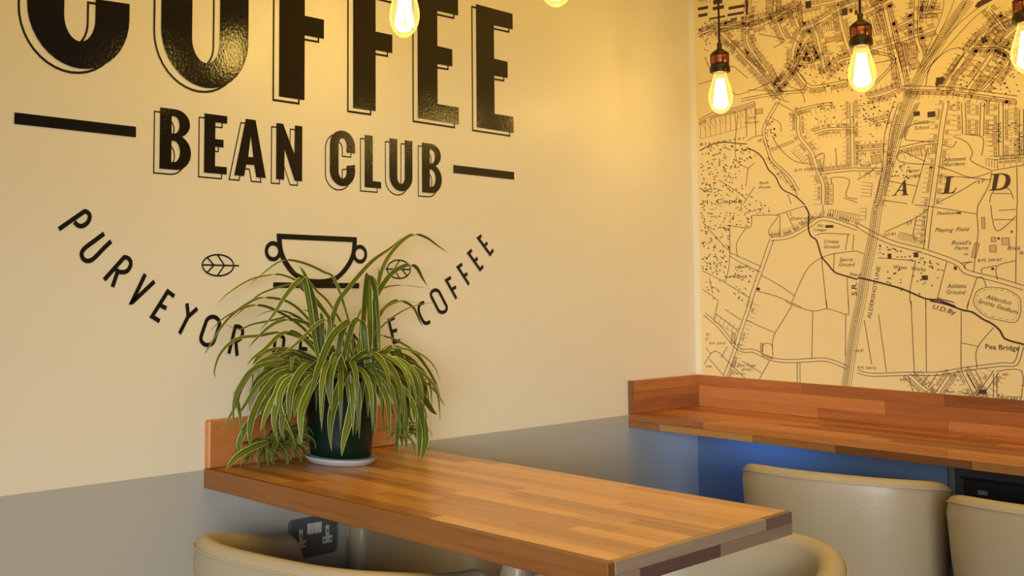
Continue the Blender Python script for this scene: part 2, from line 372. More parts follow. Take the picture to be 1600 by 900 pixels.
# cup emblem
cup = bpy.data.objects.new('cup_emblem', None); COL.objects.link(cup); cup.parent = sign
outer = [(-1.9050, zz(.5022)), (-1.9030, zz(.478))]+[tuple(p) for p in smooth_path([(-1.9025, zz(.478)), (-1.893, zz(.448)), (-1.870, zz(.420)), (-1.845, zz(.403)), (-1.82, zz(.3925)), (-1.73, zz(.3925)), (-1.700, zz(.404)), (-1.672, zz(.425)), (-1.652, zz(.450)), (-1.6425, zz(.4800))], 5)]+[(-1.6420, zz(.5026))]
inner = [(-1.8893, zz(.4900))]+[tuple(p) for p in smooth_path([(-1.8893, zz(.4895)), (-1.884, zz(.462)), (-1.868, zz(.438)), (-1.840, zz(.414)), (-1.810, zz(.4035)), (-1.7735, zz(.4005)), (-1.737, zz(.4035)), (-1.706, zz(.414)), (-1.678, zz(.438)), (-1.662, zz(.462)), (-1.6570, zz(.4895))], 5)]+[(-1.657, zz(.4902))]
fill_shape('cup_bowl', [outer, inner], 'x', .001, M_vline, cup)
for cx in (-1.9155, -1.6310):
    v = []; f = []; ribbon(v, f, arc(cx, zz(.4620), .0205, .0180, 0, 360, 28), .0098, 'x', .00105, True); pydata('cup_handle', v, f, M_vline, cup)
fill_shape('saucer_line', [[(-1.9146, zz(.3800)), (-1.6342, zz(.3800)), (-1.6342, zz(.3925)), (-1.9146, zz(.3925))]], 'x', .0012, M_vline, cup)
def leaf_emblem(c, rx, ry, stem, d):
    v = []; f = []; w = .0034; z = zz(.4279)
    ribbon(v, f, [(c+rx*math.cos(t)*(1), z+ry*math.sin(t)) for t in [2*math.pi*i/32 for i in range(32)]], w, 'x', .0010, True)
    ribbon(v, f, [(c-rx*d, z), (c+stem*d, z)], w, 'x', .00102)
    for s in (1, -1):
        ribbon(v, f, [(c-.031*d, z+s*ry*.72), (c-.012*d, z)], w, 'x', .00104); ribbon(v, f, [(c-.002*d, z+s*ry*.97), (c+.0175*d, z)], w, 'x', .00104)
    return pydata('leaf_emblem', v, f, M_vline, sign)
leaf_emblem(-2.0757, .0440, .0228, .0595, 1); leaf_emblem(-1.4895, .0435, .0228, .0510, -1)

# ------------------------------------------------------------------ map mural on the back wall
mural = thing('map_mural', 'sepia street map wallpaper covering the back wall above the counter', 'mural')
MX0, MX1, MZ0, MZ1 = .0195, 3.4, H+.001, CEIL-.002
# left edge traced where the paper starts beside the corner
pydata('map_paper', [(MX0, -.0006, MZ0), (MX1, -.0006, MZ0), (MX1, -.0006, MZ1), (MX0, -.0006, MZ1), (MX0, 0, MZ0), (MX1, 0, MZ0), (MX1, 0, MZ1), (MX0, 0, MZ1)],
       [(0, 1, 2, 3), (4, 7, 6, 5), (0, 3, 7, 4), (1, 5, 6, 2), (3, 2, 6, 7), (0, 4, 5, 1)], M_paper, mural)
TS = 260/1462
TO = [(1080, 0), (1340, 0), (1080, 160), (1340, 160), (1080, 320), (1340, 320), (1080, 470), (1340, 470)]
def mp(t, pts):
    ox, oy = TO[t]; r = []
    for a, b in pts:
        p = on_y(ox+a*TS, oy+b*TS); r.append((p[0], p[2]))
    return r
def px(pts): return [(lambda p: (p[0], p[2]))(on_y(*q)) for q in pts]
inside = lambda u, v: MX0+.002 < u < MX1-.002 and MZ0+.002 < v < MZ1-.002
class Ink:
    def __init__(s): s.v = []; s.f = []
    def line(s, pts, w=.0015, closed=False, h=.0011): ribbon(s.v, s.f, [(max(a, MX0+.001), b) for a, b in pts], w, 'y', h, closed)
    def rect(s, cu, cv, w, h, ang=0, z=.0010):
        c, sn = math.cos(ang), math.sin(ang); q = [(-w/2, -h/2), (w/2, -h/2), (w/2, h/2), (-w/2, h/2)]
        q = [(cu+a*c-b*sn, cv+a*sn+b*c) for a, b in q]
        if not all(inside(*p) for p in q): return None
        n = len(s.v); s.v += [lift('y', a, b, z) for a, b in q]; s.f.append((n, n+1, n+2, n+3)); return q
    def poly(s, pts, z=.0010):
        n = len(s.v); s.v += [lift('y', a, b, z) for a, b in pts]; s.f.append(tuple(range(n, n+len(pts))))
    def build(s, name, mat, stuff=False):
        o = pydata(name, s.v, s.f, mat, mural)
        if stuff: o['kind'] = 'stuff'
        return o
roads, fields, streams, rail, tint, solid, trees, plots = [Ink() for _ in range(8)]
def offset(pts, d):
    out = []
    for i in range(len(pts)):
        a = pts[max(i-1, 0)]; b = pts[min(i+1, len(pts)-1)]; dx, dy = b[0]-a[0], b[1]-a[1]; l = math.hypot(dx, dy) or 1
        out.append((pts[i][0]-dy/l*d, pts[i][1]+dx/l*d))
    return out
def road(t, pts, w=.009, lw=.0017, sm_=True):
    p = mp(t, pts) if t is not None else px(pts)
    if sm_ and len(p) > 2: p = [tuple(q) for q in smooth_path(p, 4)]
    for s in (-1, 1): roads.line(offset(p, s*w/2), lw)
    return p
rnd = random.Random(5)
def houses(p, off, step=.014, size=(.008, .006), prob=.8, plot=.018, ink=None):
    """houses with garden plots along one side of a street centre line p"""
    side = 1 if off > 0 else -1; acc = 0
    for i in range(len(p)-1):
        a, b = p[i], p[i+1]; L = math.hypot(b[0]-a[0], b[1]-a[1])
        if L < 1e-5: continue
        tx, ty = (b[0]-a[0])/L, (b[1]-a[1])/L; nx, ny = -ty*side, tx*side
        while acc < L:
            u, v = a[0]+tx*acc, a[1]+ty*acc; o = abs(off)
            if rnd.random() < prob:
                s1 = size[0]*rnd.uniform(.8, 1.2); s2 = size[1]*rnd.uniform(.8, 1.2)
                q = (ink or tint).rect(u+nx*o, v+ny*o, s1, s2, math.atan2(ty, tx))
                if q: plots.line(q, .0011, True)
            if plot:
                q0 = (u+nx*(o-.004)+tx*step/2, v+ny*(o-.004)+ty*step/2); q1 = (q0[0]+nx*plot, q0[1]+ny*plot)
                if inside(*q0) and inside(*q1): plots.line([q0, q1], .0010)
            acc += step
        acc -= L
# --- town streets, upper half
R = []
def rd(t, pts, w=.009, hs=None, **k):
    p = road(t, pts, w)
    if hs is not None:
        for s in (-1, 1):
            if t in (0, 1): k.setdefault('size', (.0125, .0085)); k.setdefault('step', .0150)
            if hs in (0, s): houses(p, s*(w/2+(.0085 if t in (0, 1) else .0075)), **k)
rd(0, [(490, 250), (640, 210), (900, 60), (960, 0)], .010, 0)
rd(0, [(240, 260), (430, 460), (640, 680), (700, 760), (800, 880)], .011, 0)
rd(0, [(60, 310), (240, 240), (490, 245)], .009, 1)
rd(0, [(490, 250), (500, 390), (620, 560), (760, 740), (900, 600), (1020, 380)], .009, 0)
rd(0, [(980, 250), (900, 430), (880, 590), (720, 820)], .011, 0)
rd(0, [(740, 0), (735, 120), (780, 250), (830, 350)], .009, 0)
rd(0, [(900, 80), (960, 250), (1150, 180), (1300, 80), (1462, 20)], .011, 0)
rd(0, [(1060, 220), (1110, 330), (1180, 640)], .010, 0)
rd(0, [(1290, 80), (1340, 300), (1400, 480)], .010, 0)
rd(0, [(900, 590), (1010, 740), (1130, 760), (1462, 690)], .009, -1)
rd(0, [(520, 0), (490, 240)], .008, 0)
rd(0, [(1180, 660), (1300, 540), (1400, 510)], .009, 0)
rd(0, [(440, 880), (700, 830), (1000, 800)], .008, None)
rd(0, [(1000, 380), (1080, 540), (930, 540)], .007, 0)
rd(1, [(40, 120), (300, 0)], .011, 0)
rd(1, [(100, 440), (330, 370), (690, 250)], .011, 0)
rd(1, [(240, 60), (300, 330), (370, 600), (400, 740)], .010, 0)
rd(1, [(520, 0), (510, 290), (560, 460)], .010, 0)
rd(1, [(530, 110), (740, 100)], .009, 0)
rd(1, [(340, 240), (500, 160)], .008, 0)
rd(1, [(60, 300), (110, 440), (330, 520), (150, 740)], .007, None)
rd(1, [(400, 770), (780, 780), (960, 800), (1400, 860)], .010, -1)
rd(1, [(760, 780), (1010, 410), (1230, 210), (1400, 130)], .011, 0)
rd(1, [(960, 800), (1240, 400), (1462, 190)], .010, 0)
rd(1, [(1000, 410), (1230, 400)], .010, 0)
rd(1, [(1100, 800), (1350, 500), (1200, 400)], .008, 0)
rd(1, [(120, 170), (160, 320)], .007, 0); rd(1, [(400, 380), (450, 640)], .008, 0); rd(1, [(160, 0), (210, 60)], .007, 0)
rd(1, [(640, 0), (600, 110)], .007, 0); rd(1, [(1160, 90), (1300, 260)], .007, 0)
rd(1, [(100, 860), (300, 800), (380, 740)], .009, 0)
rd(2, [(380, 60), (560, 0)], .007, -1, plot=.03)
rd(2, [(70, 160), (220, 90), (380, 60)], .008, -1, plot=.035)
rd(2, [(640, 290), (650, 200), (760, 0)], .009, None)
rd(2, [(640, 300), (680, 430), (720, 520), (860, 650), (940, 780)], .008, None)
rd(2, [(900, 80), (940, 130), (950, 290), (1060, 440), (1110, 600), (1160, 720), (1160, 900)], .010, 0)
rd(2, [(1120, 620), (1400, 590), (1462, 590)], .009, 1)
rd(2, [(700, 420), (900, 340)], .006, None)
rd(2, [(900, 80), (1100, 30), (1250, 10)], .008, -1)
rd(2, [(1080, 270), (1200, 235), (1440, 230)], .008, 0)
rd(2, [(1410, 0), (1420, 560)], .010, 0)
rd(3, [(340, 0), (260, 280), (240, 560), (180, 860), (150, 900)], .012, 1)
rd(3, [(780, 0), (740, 230), (720, 400), (650, 900)], .012, 0, prob=.6)
rd(3, [(370, 410), (580, 360), (710, 350)], .009, -1, plot=.025)
rd(3, [(130, 180), (290, 140)], .008, 0); rd(3, [(0, 590), (230, 590)], .008, 0)
rd(3, [(0, 420), (240, 400)], .007, 0)
rd(3, [(930, 0), (940, 280)], .009, 0); rd(3, [(1100, 0), (1090, 300)], .009, 0); rd(3, [(1260, 0), (1260, 470)], .010, 0); rd(3, [(1440, 60), (1440, 470)], .009, 0)
rd(3, [(1200, 490), (1462, 470)], .009, -1)
rd(4, [(700, 300), (860, 280), (1030, 190), (1170, 120), (1462, 210)], .011, 1, step=.009, size=(.006, .006))
rd(4, [(710, 300), (620, 560), (590, 640), (500, 900)], .012, None)
rd(6, [(530, 0), (430, 280), (390, 420), (300, 660)], .011, 1, prob=.5)
rd(6, [(115, 115), (250, 230), (390, 400), (470, 440), (550, 440), (700, 510), (860, 530), (1060, 520), (1200, 520), (1380, 590)], .010, None)
rd(6, [(945, 540), (945, 725)], .008, None)
rd(5, [(0, 180), (160, 270), (330, 340), (560, 400), (800, 480), (900, 530), (960, 590), (1230, 660), (1462, 730)], .012, None)
rd(5, [(645, 0), (600, 390)], .011, -1, prob=.9, step=.018)
rd(7, [(0, 620), (130, 650), (450, 640), (700, 640), (940, 600), (1260, 560), (1390, 550), (1440, 400)], .009, None)
rd(7, [(450, 650), (560, 750), (670, 830)], .010, 0, prob=.7)
rd(7, [(930, 610), (1000, 740), (1050, 850)], .011, 0, prob=.7); rd(7, [(1220, 620), (1060, 850)], .012, 0, prob=.7)
rd(7, [(1210, 640), (1210, 850)], .008, None); rd(7, [(820, 640), (690, 830)], .009, 0, prob=.8)
# --- field boundaries
def fl(t, pts, w=.0018, s=True):
    p = mp(t, pts); p = [tuple(q) for q in smooth_path(p, 4)] if s and len(p) > 2 else p; fields.line(p, w)
for t, p in [(0, [(70, 740), (200, 700)]), (0, [(320, 590), (380, 590), (500, 690)]), (0, [(500, 790), (900, 800), (1000, 760), (1000, 700), (900, 590)]), (0, [(360, 800), (430, 830), (760, 700)]),
             (0, [(730, 850), (860, 900)]), (0, [(120, 500), (180, 640)]), (0, [(700, 560), (780, 720)]), (0, [(620, 560), (560, 450)]), (0, [(600, 300), (820, 350), (720, 420)]), (0, [(790, 740), (960, 800), (1000, 900)]),
             (1, [(620, 640), (660, 560), (800, 440), (940, 450), (740, 740)]), (1, [(600, 760), (620, 620)]), (1, [(130, 560), (340, 520)]), (1, [(1250, 480), (1340, 550), (1250, 760)]),
             (2, [(760, 0), (900, 80)]), (2, [(690, 130), (780, 180), (790, 260)]), (2, [(560, 0), (570, 290)]), (2, [(480, 50), (490, 300)]), (2, [(490, 340), (560, 300), (640, 290)]), (2, [(710, 290), (770, 390), (900, 510), (1060, 545)]),
             (2, [(1240, 720), (1240, 660), (1390, 680), (1360, 820), (1462, 850)]), (2, [(780, 600), (920, 790), (930, 830)]), (2, [(500, 580), (480, 740)]), (2, [(850, 810), (880, 890)]), (2, [(500, 580), (560, 530)]), (2, [(560, 740), (460, 890)]),
             (2, [(240, 680), (400, 780), (480, 850)]), (2, [(1080, 490), (1170, 450), (1150, 600)]), (2, [(1270, 400), (1280, 560)]), (2, [(1340, 840), (1462, 880)]), (2, [(410, 110), (390, 480), (500, 580)]),
             (3, [(420, 330), (420, 250), (470, 200), (680, 170)]), (3, [(420, 330), (680, 350)]), (3, [(370, 420), (600, 520)]), (3, [(370, 420), (370, 520), (680, 550)]), (3, [(620, 400), (480, 890)]), (3, [(700, 560), (830, 600), (1000, 660), (1180, 610)]),
             (3, [(840, 300), (960, 350), (1010, 440), (1000, 515), (1180, 600)]), (3, [(700, 645), (900, 655), (1170, 680)]), (3, [(1180, 620), (1150, 740), (1060, 900)]), (3, [(1180, 600), (1462, 550)]), (3, [(1400, 570), (1405, 900)]), (3, [(260, 690), (520, 735)]),
             (3, [(230, 860), (440, 890)]), (3, [(690, 890), (900, 780), (1050, 690)]), (3, [(0, 680), (130, 600)]), (3, [(750, 370), (830, 395), (870, 340)]), (3, [(1160, 880), (1180, 800), (1230, 760), (1330, 760), (1370, 850)]), (3, [(1190, 800), (1340, 800)]), (3, [(940, 280), (1100, 310), (1090, 470)]),
             (4, [(530, 95), (740, 90), (755, 115), (680, 230), (715, 290)]), (4, [(530, 95), (515, 200), (340, 180)]), (4, [(340, 180), (340, 420), (330, 560), (300, 680)]), (4, [(480, 205), (400, 340), (410, 460)]), (4, [(780, 90), (780, 270)]), (4, [(840, 70), (890, 180), (920, 230)]),
             (4, [(750, 90), (860, 55), (870, 50), (1000, 10)]), (4, [(870, 60), (880, 100)]), (4, [(340, 420), (500, 490), (620, 545)]), (4, [(100, 150), (260, 330), (340, 410)]), (4, [(620, 620), (780, 710), (910, 800)]), (4, [(100, 580), (220, 640), (310, 690), (520, 820)]),
             (4, [(1145, 465), (1040, 540), (960, 680), (880, 870)]), (4, [(1145, 465), (1160, 600), (1190, 900)]), (4, [(1145, 465), (1250, 430), (1462, 405)]), (4, [(1090, 270), (1170, 250), (1400, 260)]), (4, [(1380, 260), (1355, 400)]), (4, [(1430, 260), (1420, 400)]),
             (4, [(1260, 430), (1250, 580)]), (4, [(1370, 640), (1385, 900)]), (4, [(580, 760), (740, 800), (970, 900)]), (4, [(1160, 0), (1160, 110)]), (4, [(340, 450), (440, 510), (610, 590)]), (4, [(310, 640), (370, 620)]), (4, [(100, 740), (240, 840)]), (4, [(160, 640), (190, 780)]),
             (6, [(830, 0), (890, 35), (1070, 90), (1200, 70), (1365, 120), (1385, 90), (1380, 0)]), (6, [(890, 35), (790, 200), (740, 280), (715, 370), (720, 490)]), (6, [(1070, 90), (1060, 510)]), (6, [(1190, 0), (1195, 70)]), (6, [(1360, 120), (1355, 490)]), (6, [(480, 170), (620, 230), (735, 280)]),
             (6, [(690, 525), (600, 690)]), (6, [(620, 635), (450, 530)]), (6, [(300, 75), (440, 170)]), (6, [(215, 110), (410, 260)]), (6, [(240, 0), (200, 160)]), (6, [(115, 560), (210, 440), (350, 560), (480, 685)]), (6, [(160, 510), (290, 660)]), (6, [(320, 400), (265, 500)]), (6, [(130, 410), (175, 470)]),
             (6, [(620, 470), (640, 380), (700, 380), (718, 420)]), (5, [(180, 465), (500, 490)]), (5, [(240, 240), (520, 110), (625, 30)]), (5, [(520, 110), (490, 290), (600, 320)]), (5, [(500, 0), (640, 15), (860, 50), (1045, 80)]), (5, [(1060, 0), (1050, 90), (1060, 240), (1040, 400), (1020, 590)]),
             (5, [(785, 500), (700, 830)]), (5, [(510, 490), (460, 770), (475, 900)]), (5, [(600, 830), (600, 900)]), (5, [(1230, 660), (1225, 540), (1390, 490)]), (5, [(1400, 0), (1390, 690)]), (5, [(1050, 640), (960, 900)]), (5, [(1050, 640), (1100, 640), (1130, 720)]), (5, [(1170, 0), (1190, 150), (1230, 230), (1330, 160), (1390, 100)]),
             (5, [(1240, 50), (1390, 40)]), (5, [(1200, 130), (1380, 130)]), (5, [(900, 515), (990, 500)]), (5, [(950, 560), (945, 520), (1010, 500)]), (5, [(0, 410), (60, 430)]), (5, [(1090, 600), (1100, 560), (1220, 535)]),
             (7, [(470, 0), (500, 640)]), (7, [(600, 0), (605, 630)]), (7, [(185, 120), (255, 625)]), (7, [(60, 170), (125, 560)]), (7, [(912, 90), (910, 560), (920, 600)]), (7, [(915, 370), (1060, 400)]), (7, [(1195, 235), (1050, 420), (1050, 590)]), (7, [(960, 80), (980, 0)]), (7, [(1030, 600), (1100, 730)]),
             (7, [(1220, 620), (1440, 615), (1440, 850)]), (7, [(450, 670), (490, 800)]), (7, [(630, 650), (560, 740)]), (7, [(700, 640), (620, 760)]), (7, [(960, 640), (1040, 780)]), (7, [(1440, 745), (1462, 745)])]:
    fl(t, p)
for _t, p in [(5, [(1130, 725), (1200, 725), (1320, 745), (1420, 810), (1435, 880), (1430, 960), (1390, 1030), (1280, 1020), (1130, 980), (1040, 900), (1020, 840), (1050, 760)])]:
    q = mp(5, p); q = [tuple(z) for z in smooth_path(q+[q[0]], 4)]; fields.line(q, .0016); 
    cu = sum(a for a, b in q)/len(q); cv = sum(b for a, b in q)/len(q)
    for i in range(0, len(q)-1, 2): fields.line([(cu+(a-cu)*.9, cv+(b-cv)*.88) for a, b in q[i:i+2]], .0011)
# --- streams
def stream(t, pts, w):
    p = [tuple(q) for q in smooth_path(mp(t, pts) if t is not None else px(pts), 4)]; streams.line(p, w)
stream(2, [(75, 425), (180, 370), (290, 350), (400, 360), (490, 365)], .0032)
stream(2, [(490, 400), (560, 430), (630, 490), (680, 590), (740, 650), (800, 760), (910, 820), (1000, 900)], .0036)
stream(4, [(1000, 10), (1035, 80), (1030, 190), (1050, 270), (1100, 310), (1130, 400), (1150, 460), (1200, 520), (1260, 590), (1340, 620), (1462, 655)], .0044)
stream(5, [(0, 640), (100, 660), (220, 690), (380, 735), (480, 775), (600, 825), (720, 840), (860, 895)], .0050)
stream(7, [(640, 0), (780, 30), (920, 80), (1010, 100), (1100, 160), (1180, 200), (1250, 260), (1300, 335), (1450, 380), (1500, 400)], .0050)
streams.line(mp(5, [(700, 820), (850, 858)]), .0028)
# --- railway
RC = [tuple(q) for q in smooth_path(px([(1514, 0), (1482, 44), (1454, 89), (1432, 130), (1414, 172), (1397, 232), (1384, 275), (1376, 305), (1370, 330), (1364, 372), (1355, 415), (1345, 472), (1336, 515), (1322, 606)]), 6)]
for d in (-.0125, -.0085, -.003, .002, .007, .0125): rail.line(offset(RC, d), .0011)
for i in range(0, len(RC)-1):
    a, b = RC[i], RC[i+1]; L = math.hypot(b[0]-a[0], b[1]-a[1]); n = max(1, int(L/.0055)); tx, ty = (b[0]-a[0])/L, (b[1]-a[1])/L
    for j in range(n):
        u, v = a[0]+(b[0]-a[0])*j/n, a[1]+(b[1]-a[1])*j/n
        rail.line([(u-ty*(-.0085), v+tx*(-.0085)), (u-ty*(.002), v+tx*(.002))], .0013)
for fan in ([(560, 640), (760, 350), (980, 130), (1170, 0)], [(580, 640), (800, 400), (1010, 170), (1150, 60)], [(540, 620), (700, 330), (800, 130), (850, 0)], [(520, 640), (660, 330), (740, 130), (760, 0)], [(560, 600), (720, 380), (900, 120), (960, 0)]):
    rail.line([tuple(q) for q in smooth_path(mp(1, fan), 4)], .0014)
for i in range(34):
    t = i/33; a = mp(3, [(380+140*(1-t)-20, 20+300*t), (440+110*(1-t)*1-10*t, 0+300*t)]); rail.line(a, .0010)
# --- blocks read from the photograph: dark barracks, schools and works
for t, x, y, w, h in [(0, 105, 72, 90, 26), (0, 105, 133, 80, 26), (0, 240, 68, 100, 30), (0, 235, 15, 80, 40), (0, 400, 62, 145, 26), (0, 392, 122, 145, 22), (0, 490, 60, 22, 140), (0, 375, 165, 60, 12), (0, 355, 184, 90, 10), (0, 230, 155, 140, 16), (0, 452, 160, 20, 20),
                      (0, 1030, 40, 50, 60), (0, 1350, 105, 50, 60), (0, 1405, 95, 26, 34), (0, 1450, 110, 24, 40), (3, 520, 100, 56, 40), (3, 650, 105, 70, 50), (3, 648, 572, 30, 20), (5, 282, 452, 34, 46), (5, 514, 440, 42, 44), (5, 592, 640, 54, 40), (5, 860, 556, 26, 30), (5, 1355, 236, 16, 20),
                      (1, 720, 710, 60, 60), (1, 1110, 340, 50, 30), (5, 1188, 562, 24, 22), (5, 1240, 296, 20, 20), (7, 1100, 800, 70, 40), (5, 890, 72, 40, 16), (4, 1215, 190, 70, 24), (4, 590, 740, 30, 24), (2, 590, 345, 10, 10)]:
    ox, oy = TO[t]; c = px([(ox+x*TS, oy+y*TS)])[0]; e = px([(ox+(x+w)*TS, oy+y*TS), (ox+x*TS, oy+(y+h)*TS)])
    ww = abs(e[0][0]-c[0]); hh = abs(e[1][1]-c[1]); solid.rect(max(c[0], MX0+ww/2+.003), c[1], ww, hh, rnd.uniform(-.02, .02), .0012)
solid.poly(mp(1, [(1030, 60), (1055, 20), (1130, -20), (1190, 0), (1060, 70)]), .0012)
solid.poly(mp(1, [(680, 740), (700, 690), (750, 670), (770, 700), (720, 740), (700, 765)]), .00125)
for t, x, y, w, h, a in [(2, 598, 80, 65, 42, 0), (5, 1190, 385, 55, 60, 0), (5, 1300, 320, 64, 60, 0), (5, 1195, 305, 40, 40, 0), (5, 1105, 160, 26, 100, 0), (1, 395, 480, 55, 210, .12), (1, 480, 440, 80, 140, .1), (1, 500, 560, 80, 90, .4), (1, 830, 600, 50, 60, -.5), (1, 1320, 190, 110, 50, -.7),
                         (1, 1180, 180, 50, 100, -.6), (1, 1010, 350, 45, 130, -.6), (1, 1245, 320, 60, 110, -.6), (1, 1160, 280, 40, 90, -.6), (1, 585, 430, 30, 110, .1), (1, 870, 660, 50, 100, -.6), (1, 1280, 390, 50, 90, -.6), (1, 320, 610, 40, 180, .05), (1, 140, 20, 60, 60, .4),
                         (1, 200, 180, 40, 150, .3), (1, 620, 140, 150, 30, 0), (0, 960, 130, 30, 230, .05), (0, 690, 60, 60, 120, 0), (0, 770, 60, 40, 110, 0), (0, 560, 200, 110, 40, .4), (0, 840, 130, 90, 50, .6), (0, 340, 250, 170, 26, .1), (0, 545, 340, 34, 60, .4), (0, 380, 385, 60, 34, -.75),
                         (0, 545, 540, 150, 22, -.75), (0, 340, 400, 120, 18, -.75), (0, 1220, 350, 80, 40, .1), (0, 1300, 330, 60, 70, .1), (7, 1080, 790, 110, 40, .9), (5, 1035, 400, 40, 130, -.25), (6, 620, 410, 20, 70, 0), (6, 670, 490, 90, 16, -.3), (6, 378, 540, 26, 90, -.3), (6, 370, 330, 30, 90, -.1), (3, 165, 500, 80, 70, .1)]:
    ox, oy = TO[t]; c = px([(ox+x*TS, oy+y*TS)])[0]; e = px([(ox+(x+w)*TS, oy+y*TS), (ox+x*TS, oy+(y+h)*TS)])
    q = tint.rect(c[0], c[1], abs(e[0][0]-c[0]), abs(e[1][1]-c[1]), a, .00105)
    if q: plots.line(q, .0015, True)
# allotment strips and gardens
def strips(t, a, b, depth, n):
    p = mp(t, [a, b]); d = mp(t, [(a[0]+depth[0], a[1]+depth[1])])[0]; dx, dy = d[0]-p[0][0], d[1]-p[0][1]
    for i in range(n+1):
        u = p[0][0]+(p[1][0]-p[0][0])*i/n; v = p[0][1]+(p[1][1]-p[0][1])*i/n; plots.line([(u, v), (u+dx, v+dy)], .0011)
    plots.line([(p[0][0]+dx, p[0][1]+dy), (p[1][0]+dx, p[1][1]+dy)], .0011)
strips(0, (270, 400), (500, 620), (60, -70), 14); strips(4, (1200, 110), (1462, 160), (10, -70), 13); strips(5, (350, 300), (500, 340), (20, -60), 10)
strips(5, (500, 100), (500, 330), (90, 5), 6); strips(3, (440, 400), (620, 410), (10, 60), 6); strips(2, (80, 170), (480, 60), (5, 150), 9); strips(3, (1130, 560), (1230, 580), (0, -70), 4)
strips(2, (1180, 720), (1180, 890), (70, 0), 8); strips(2, (920, 400), (1020, 500), (-40, 30), 6); strips(3, (1130, 200), (1130, 380), (60, 0), 5); strips(7, (500, 660), (600, 800), (60, -40), 3)
strips(0, (1170, 200), (1290, 190), (10, 70), 6); strips(1, (870, 560), (1090, 760), (60, -70), 6); strips(3, (40, 700), (30, 820), (90, 10), 4); strips(1, (400, 860), (540, 880), (10, -70), 10)
strips(6, (230, 120), (420, 230), (-30, 60), 5); strips(5, (20, 30), (10, 130), (60, 0), 3)
# --- trees
def inpoly(x, y, P):
    r = False
    for i in range(len(P)):
        a, b = P[i], P[i-1]
        if (a[1] > y) != (b[1] > y) and x < (b[0]-a[0])*(y-a[1])/(b[1]-a[1])+a[0]: r = not r
    return r
def tree_at(x, y, s=.0030):
    u, v = px([(x, y)])[0]
    if not inside(u-.004, v-.004): return
    k = rnd.uniform(.75, 1.15)*s
    trees.poly([(u-k*.6, v-k*.3), (u+k*.6, v-k*.3), (u+k*.8, v+k*.5), (u, v+k), (u-k*.8, v+k*.4)], .0010)
    if rnd.random() < .5: trees.line([(u+k*.6, v-k*.6), (u+k*1.5, v-k*.6)], .0009)
for P, n in [([(1094, 232), (1120, 225), (1170, 228), (1185, 240), (1160, 262), (1150, 275), (1165, 300), (1200, 325), (1222, 330), (1175, 337), (1172, 355), (1141, 352), (1140, 400), (1134, 440), (1098, 425), (1095, 320)], 430),
             ([(1196, 188), (1210, 190), (1216, 215), (1200, 225)], 22), ([(1142, 405), (1190, 425), (1180, 445), (1140, 440)], 18), ([(1385, 415), (1470, 430), (1440, 470), (1375, 440)], 22), ([(1372, 382), (1420, 392), (1470, 412), (1475, 425), (1430, 412), (1375, 400)], 40),
             ([(1390, 240), (1425, 255), (1420, 280), (1390, 280)], 22), ([(1100, 30), (1140, 30), (1110, 70), (1098, 110)], 24), ([(1440, 140), (1600, 60), (1598, 170), (1500, 175)], 60), ([(1340, 150), (1400, 150), (1390, 200), (1342, 190)], 50),
             ([(1240, 60), (1340, 95), (1330, 150), (1250, 130)], 70), ([(1195, 0), (1250, 5), (1240, 40), (1200, 50)], 20), ([(1580, 170), (1600, 170), (1600, 240), (1570, 240)], 12), ([(1330, 170), (1372, 170), (1370, 270), (1335, 250)], 26), ([(1270, 150), (1330, 165), (1325, 200), (1275, 195)], 24), ([(1130, 420), (1180, 440), (1160, 470), (1120, 450)], 18), ([(1100, 435), (1130, 450), (1115, 475), (1101, 460)], 10)]:
    xs = [p[0] for p in P]; ys = [p[1] for p in P]; c = 0; g = 0
    while c < n and g < 6000:
        g += 1; x = rnd.uniform(min(xs), max(xs)); y = rnd.uniform(min(ys), max(ys))
        if inpoly(x, y, P): tree_at(x, y); c += 1
# --- the map goes on above and to the right of the picture
g = random.Random(9)
for i in range(26):
    u = .99+i*.092; a = g.uniform(-.25, .25); p = [(u+a*(v-1.2), v) for v in [MZ0+.02+k*.10 for k in range(19)] if v < MZ1-.01]
    p = [q for q in p if inside(q[0]-.01, q[1]) and inside(q[0]+.01, q[1])]
    if len(p) > 2:
        for s in (-1, 1): roads.line(offset(p, s*.0045), .0014)
        if i % 2 == 0:
            houses(p, .012, prob=.55); houses(p, -.012, prob=.5)
for j in range(7):
    v0 = H+1.24+j*.10; p = [(u, v0+.03*math.sin(u*3+j)) for u in [MX0+.02+k*.12 for k in range(27)] if MX0+.01 < u < MX1-.02]
    p = [q for q in p if q[1] < MZ1-.02]
    if len(p) > 2:
        for s in (-1, 1): roads.line(offset(p, s*.0045), .0014)
        houses(p, .012, prob=.7); houses(p, -.012, prob=.7)
for v0, a_ in ((H+.16, .10), (H+.40, -.06), (H+.66, .05), (H+.93, -.04)):
    p = [(u, v0+a_*(u-1)*.5+.03*math.sin(u*4+v0*9)) for u in [.96+k*.1 for k in range(25)] if u < MX1-.02]
    for s in (-1, 1): roads.line(offset(p, s*.0055), .0016)
    houses(p, .0135, prob=.4); houses(p, -.0135, prob=.3)
streams.line([(u, H+.24-.10*(u-.97)+.03*math.sin(u*6)) for u in [.905+k*.06 for k in range(40)] if u < MX1-.02], .0050)
for i in range(14):
    u = 1.02+g.random()*2.2; v = H+.2+g.random()*.9; fields.line([(u, v), (u+g.uniform(.05, .12), v+g.uniform(-.12, .12)), (u+g.uniform(.1, .14), v+g.uniform(-.2, .2))], .0017)
roads.build('street_line', M_ink, True); fields.build('field_boundary', M_ink2, True); streams.build('stream_line', M_ink); rail.build('railway_line', M_ink2, True)
tint.build('building_tint', M_tint, True); solid.build('building_block', M_ink, True); trees.build('tree_symbol', M_ink, True); plots.build('plot_line', simple('brown_plot_ink', (.19, .095, .045), .6), True)
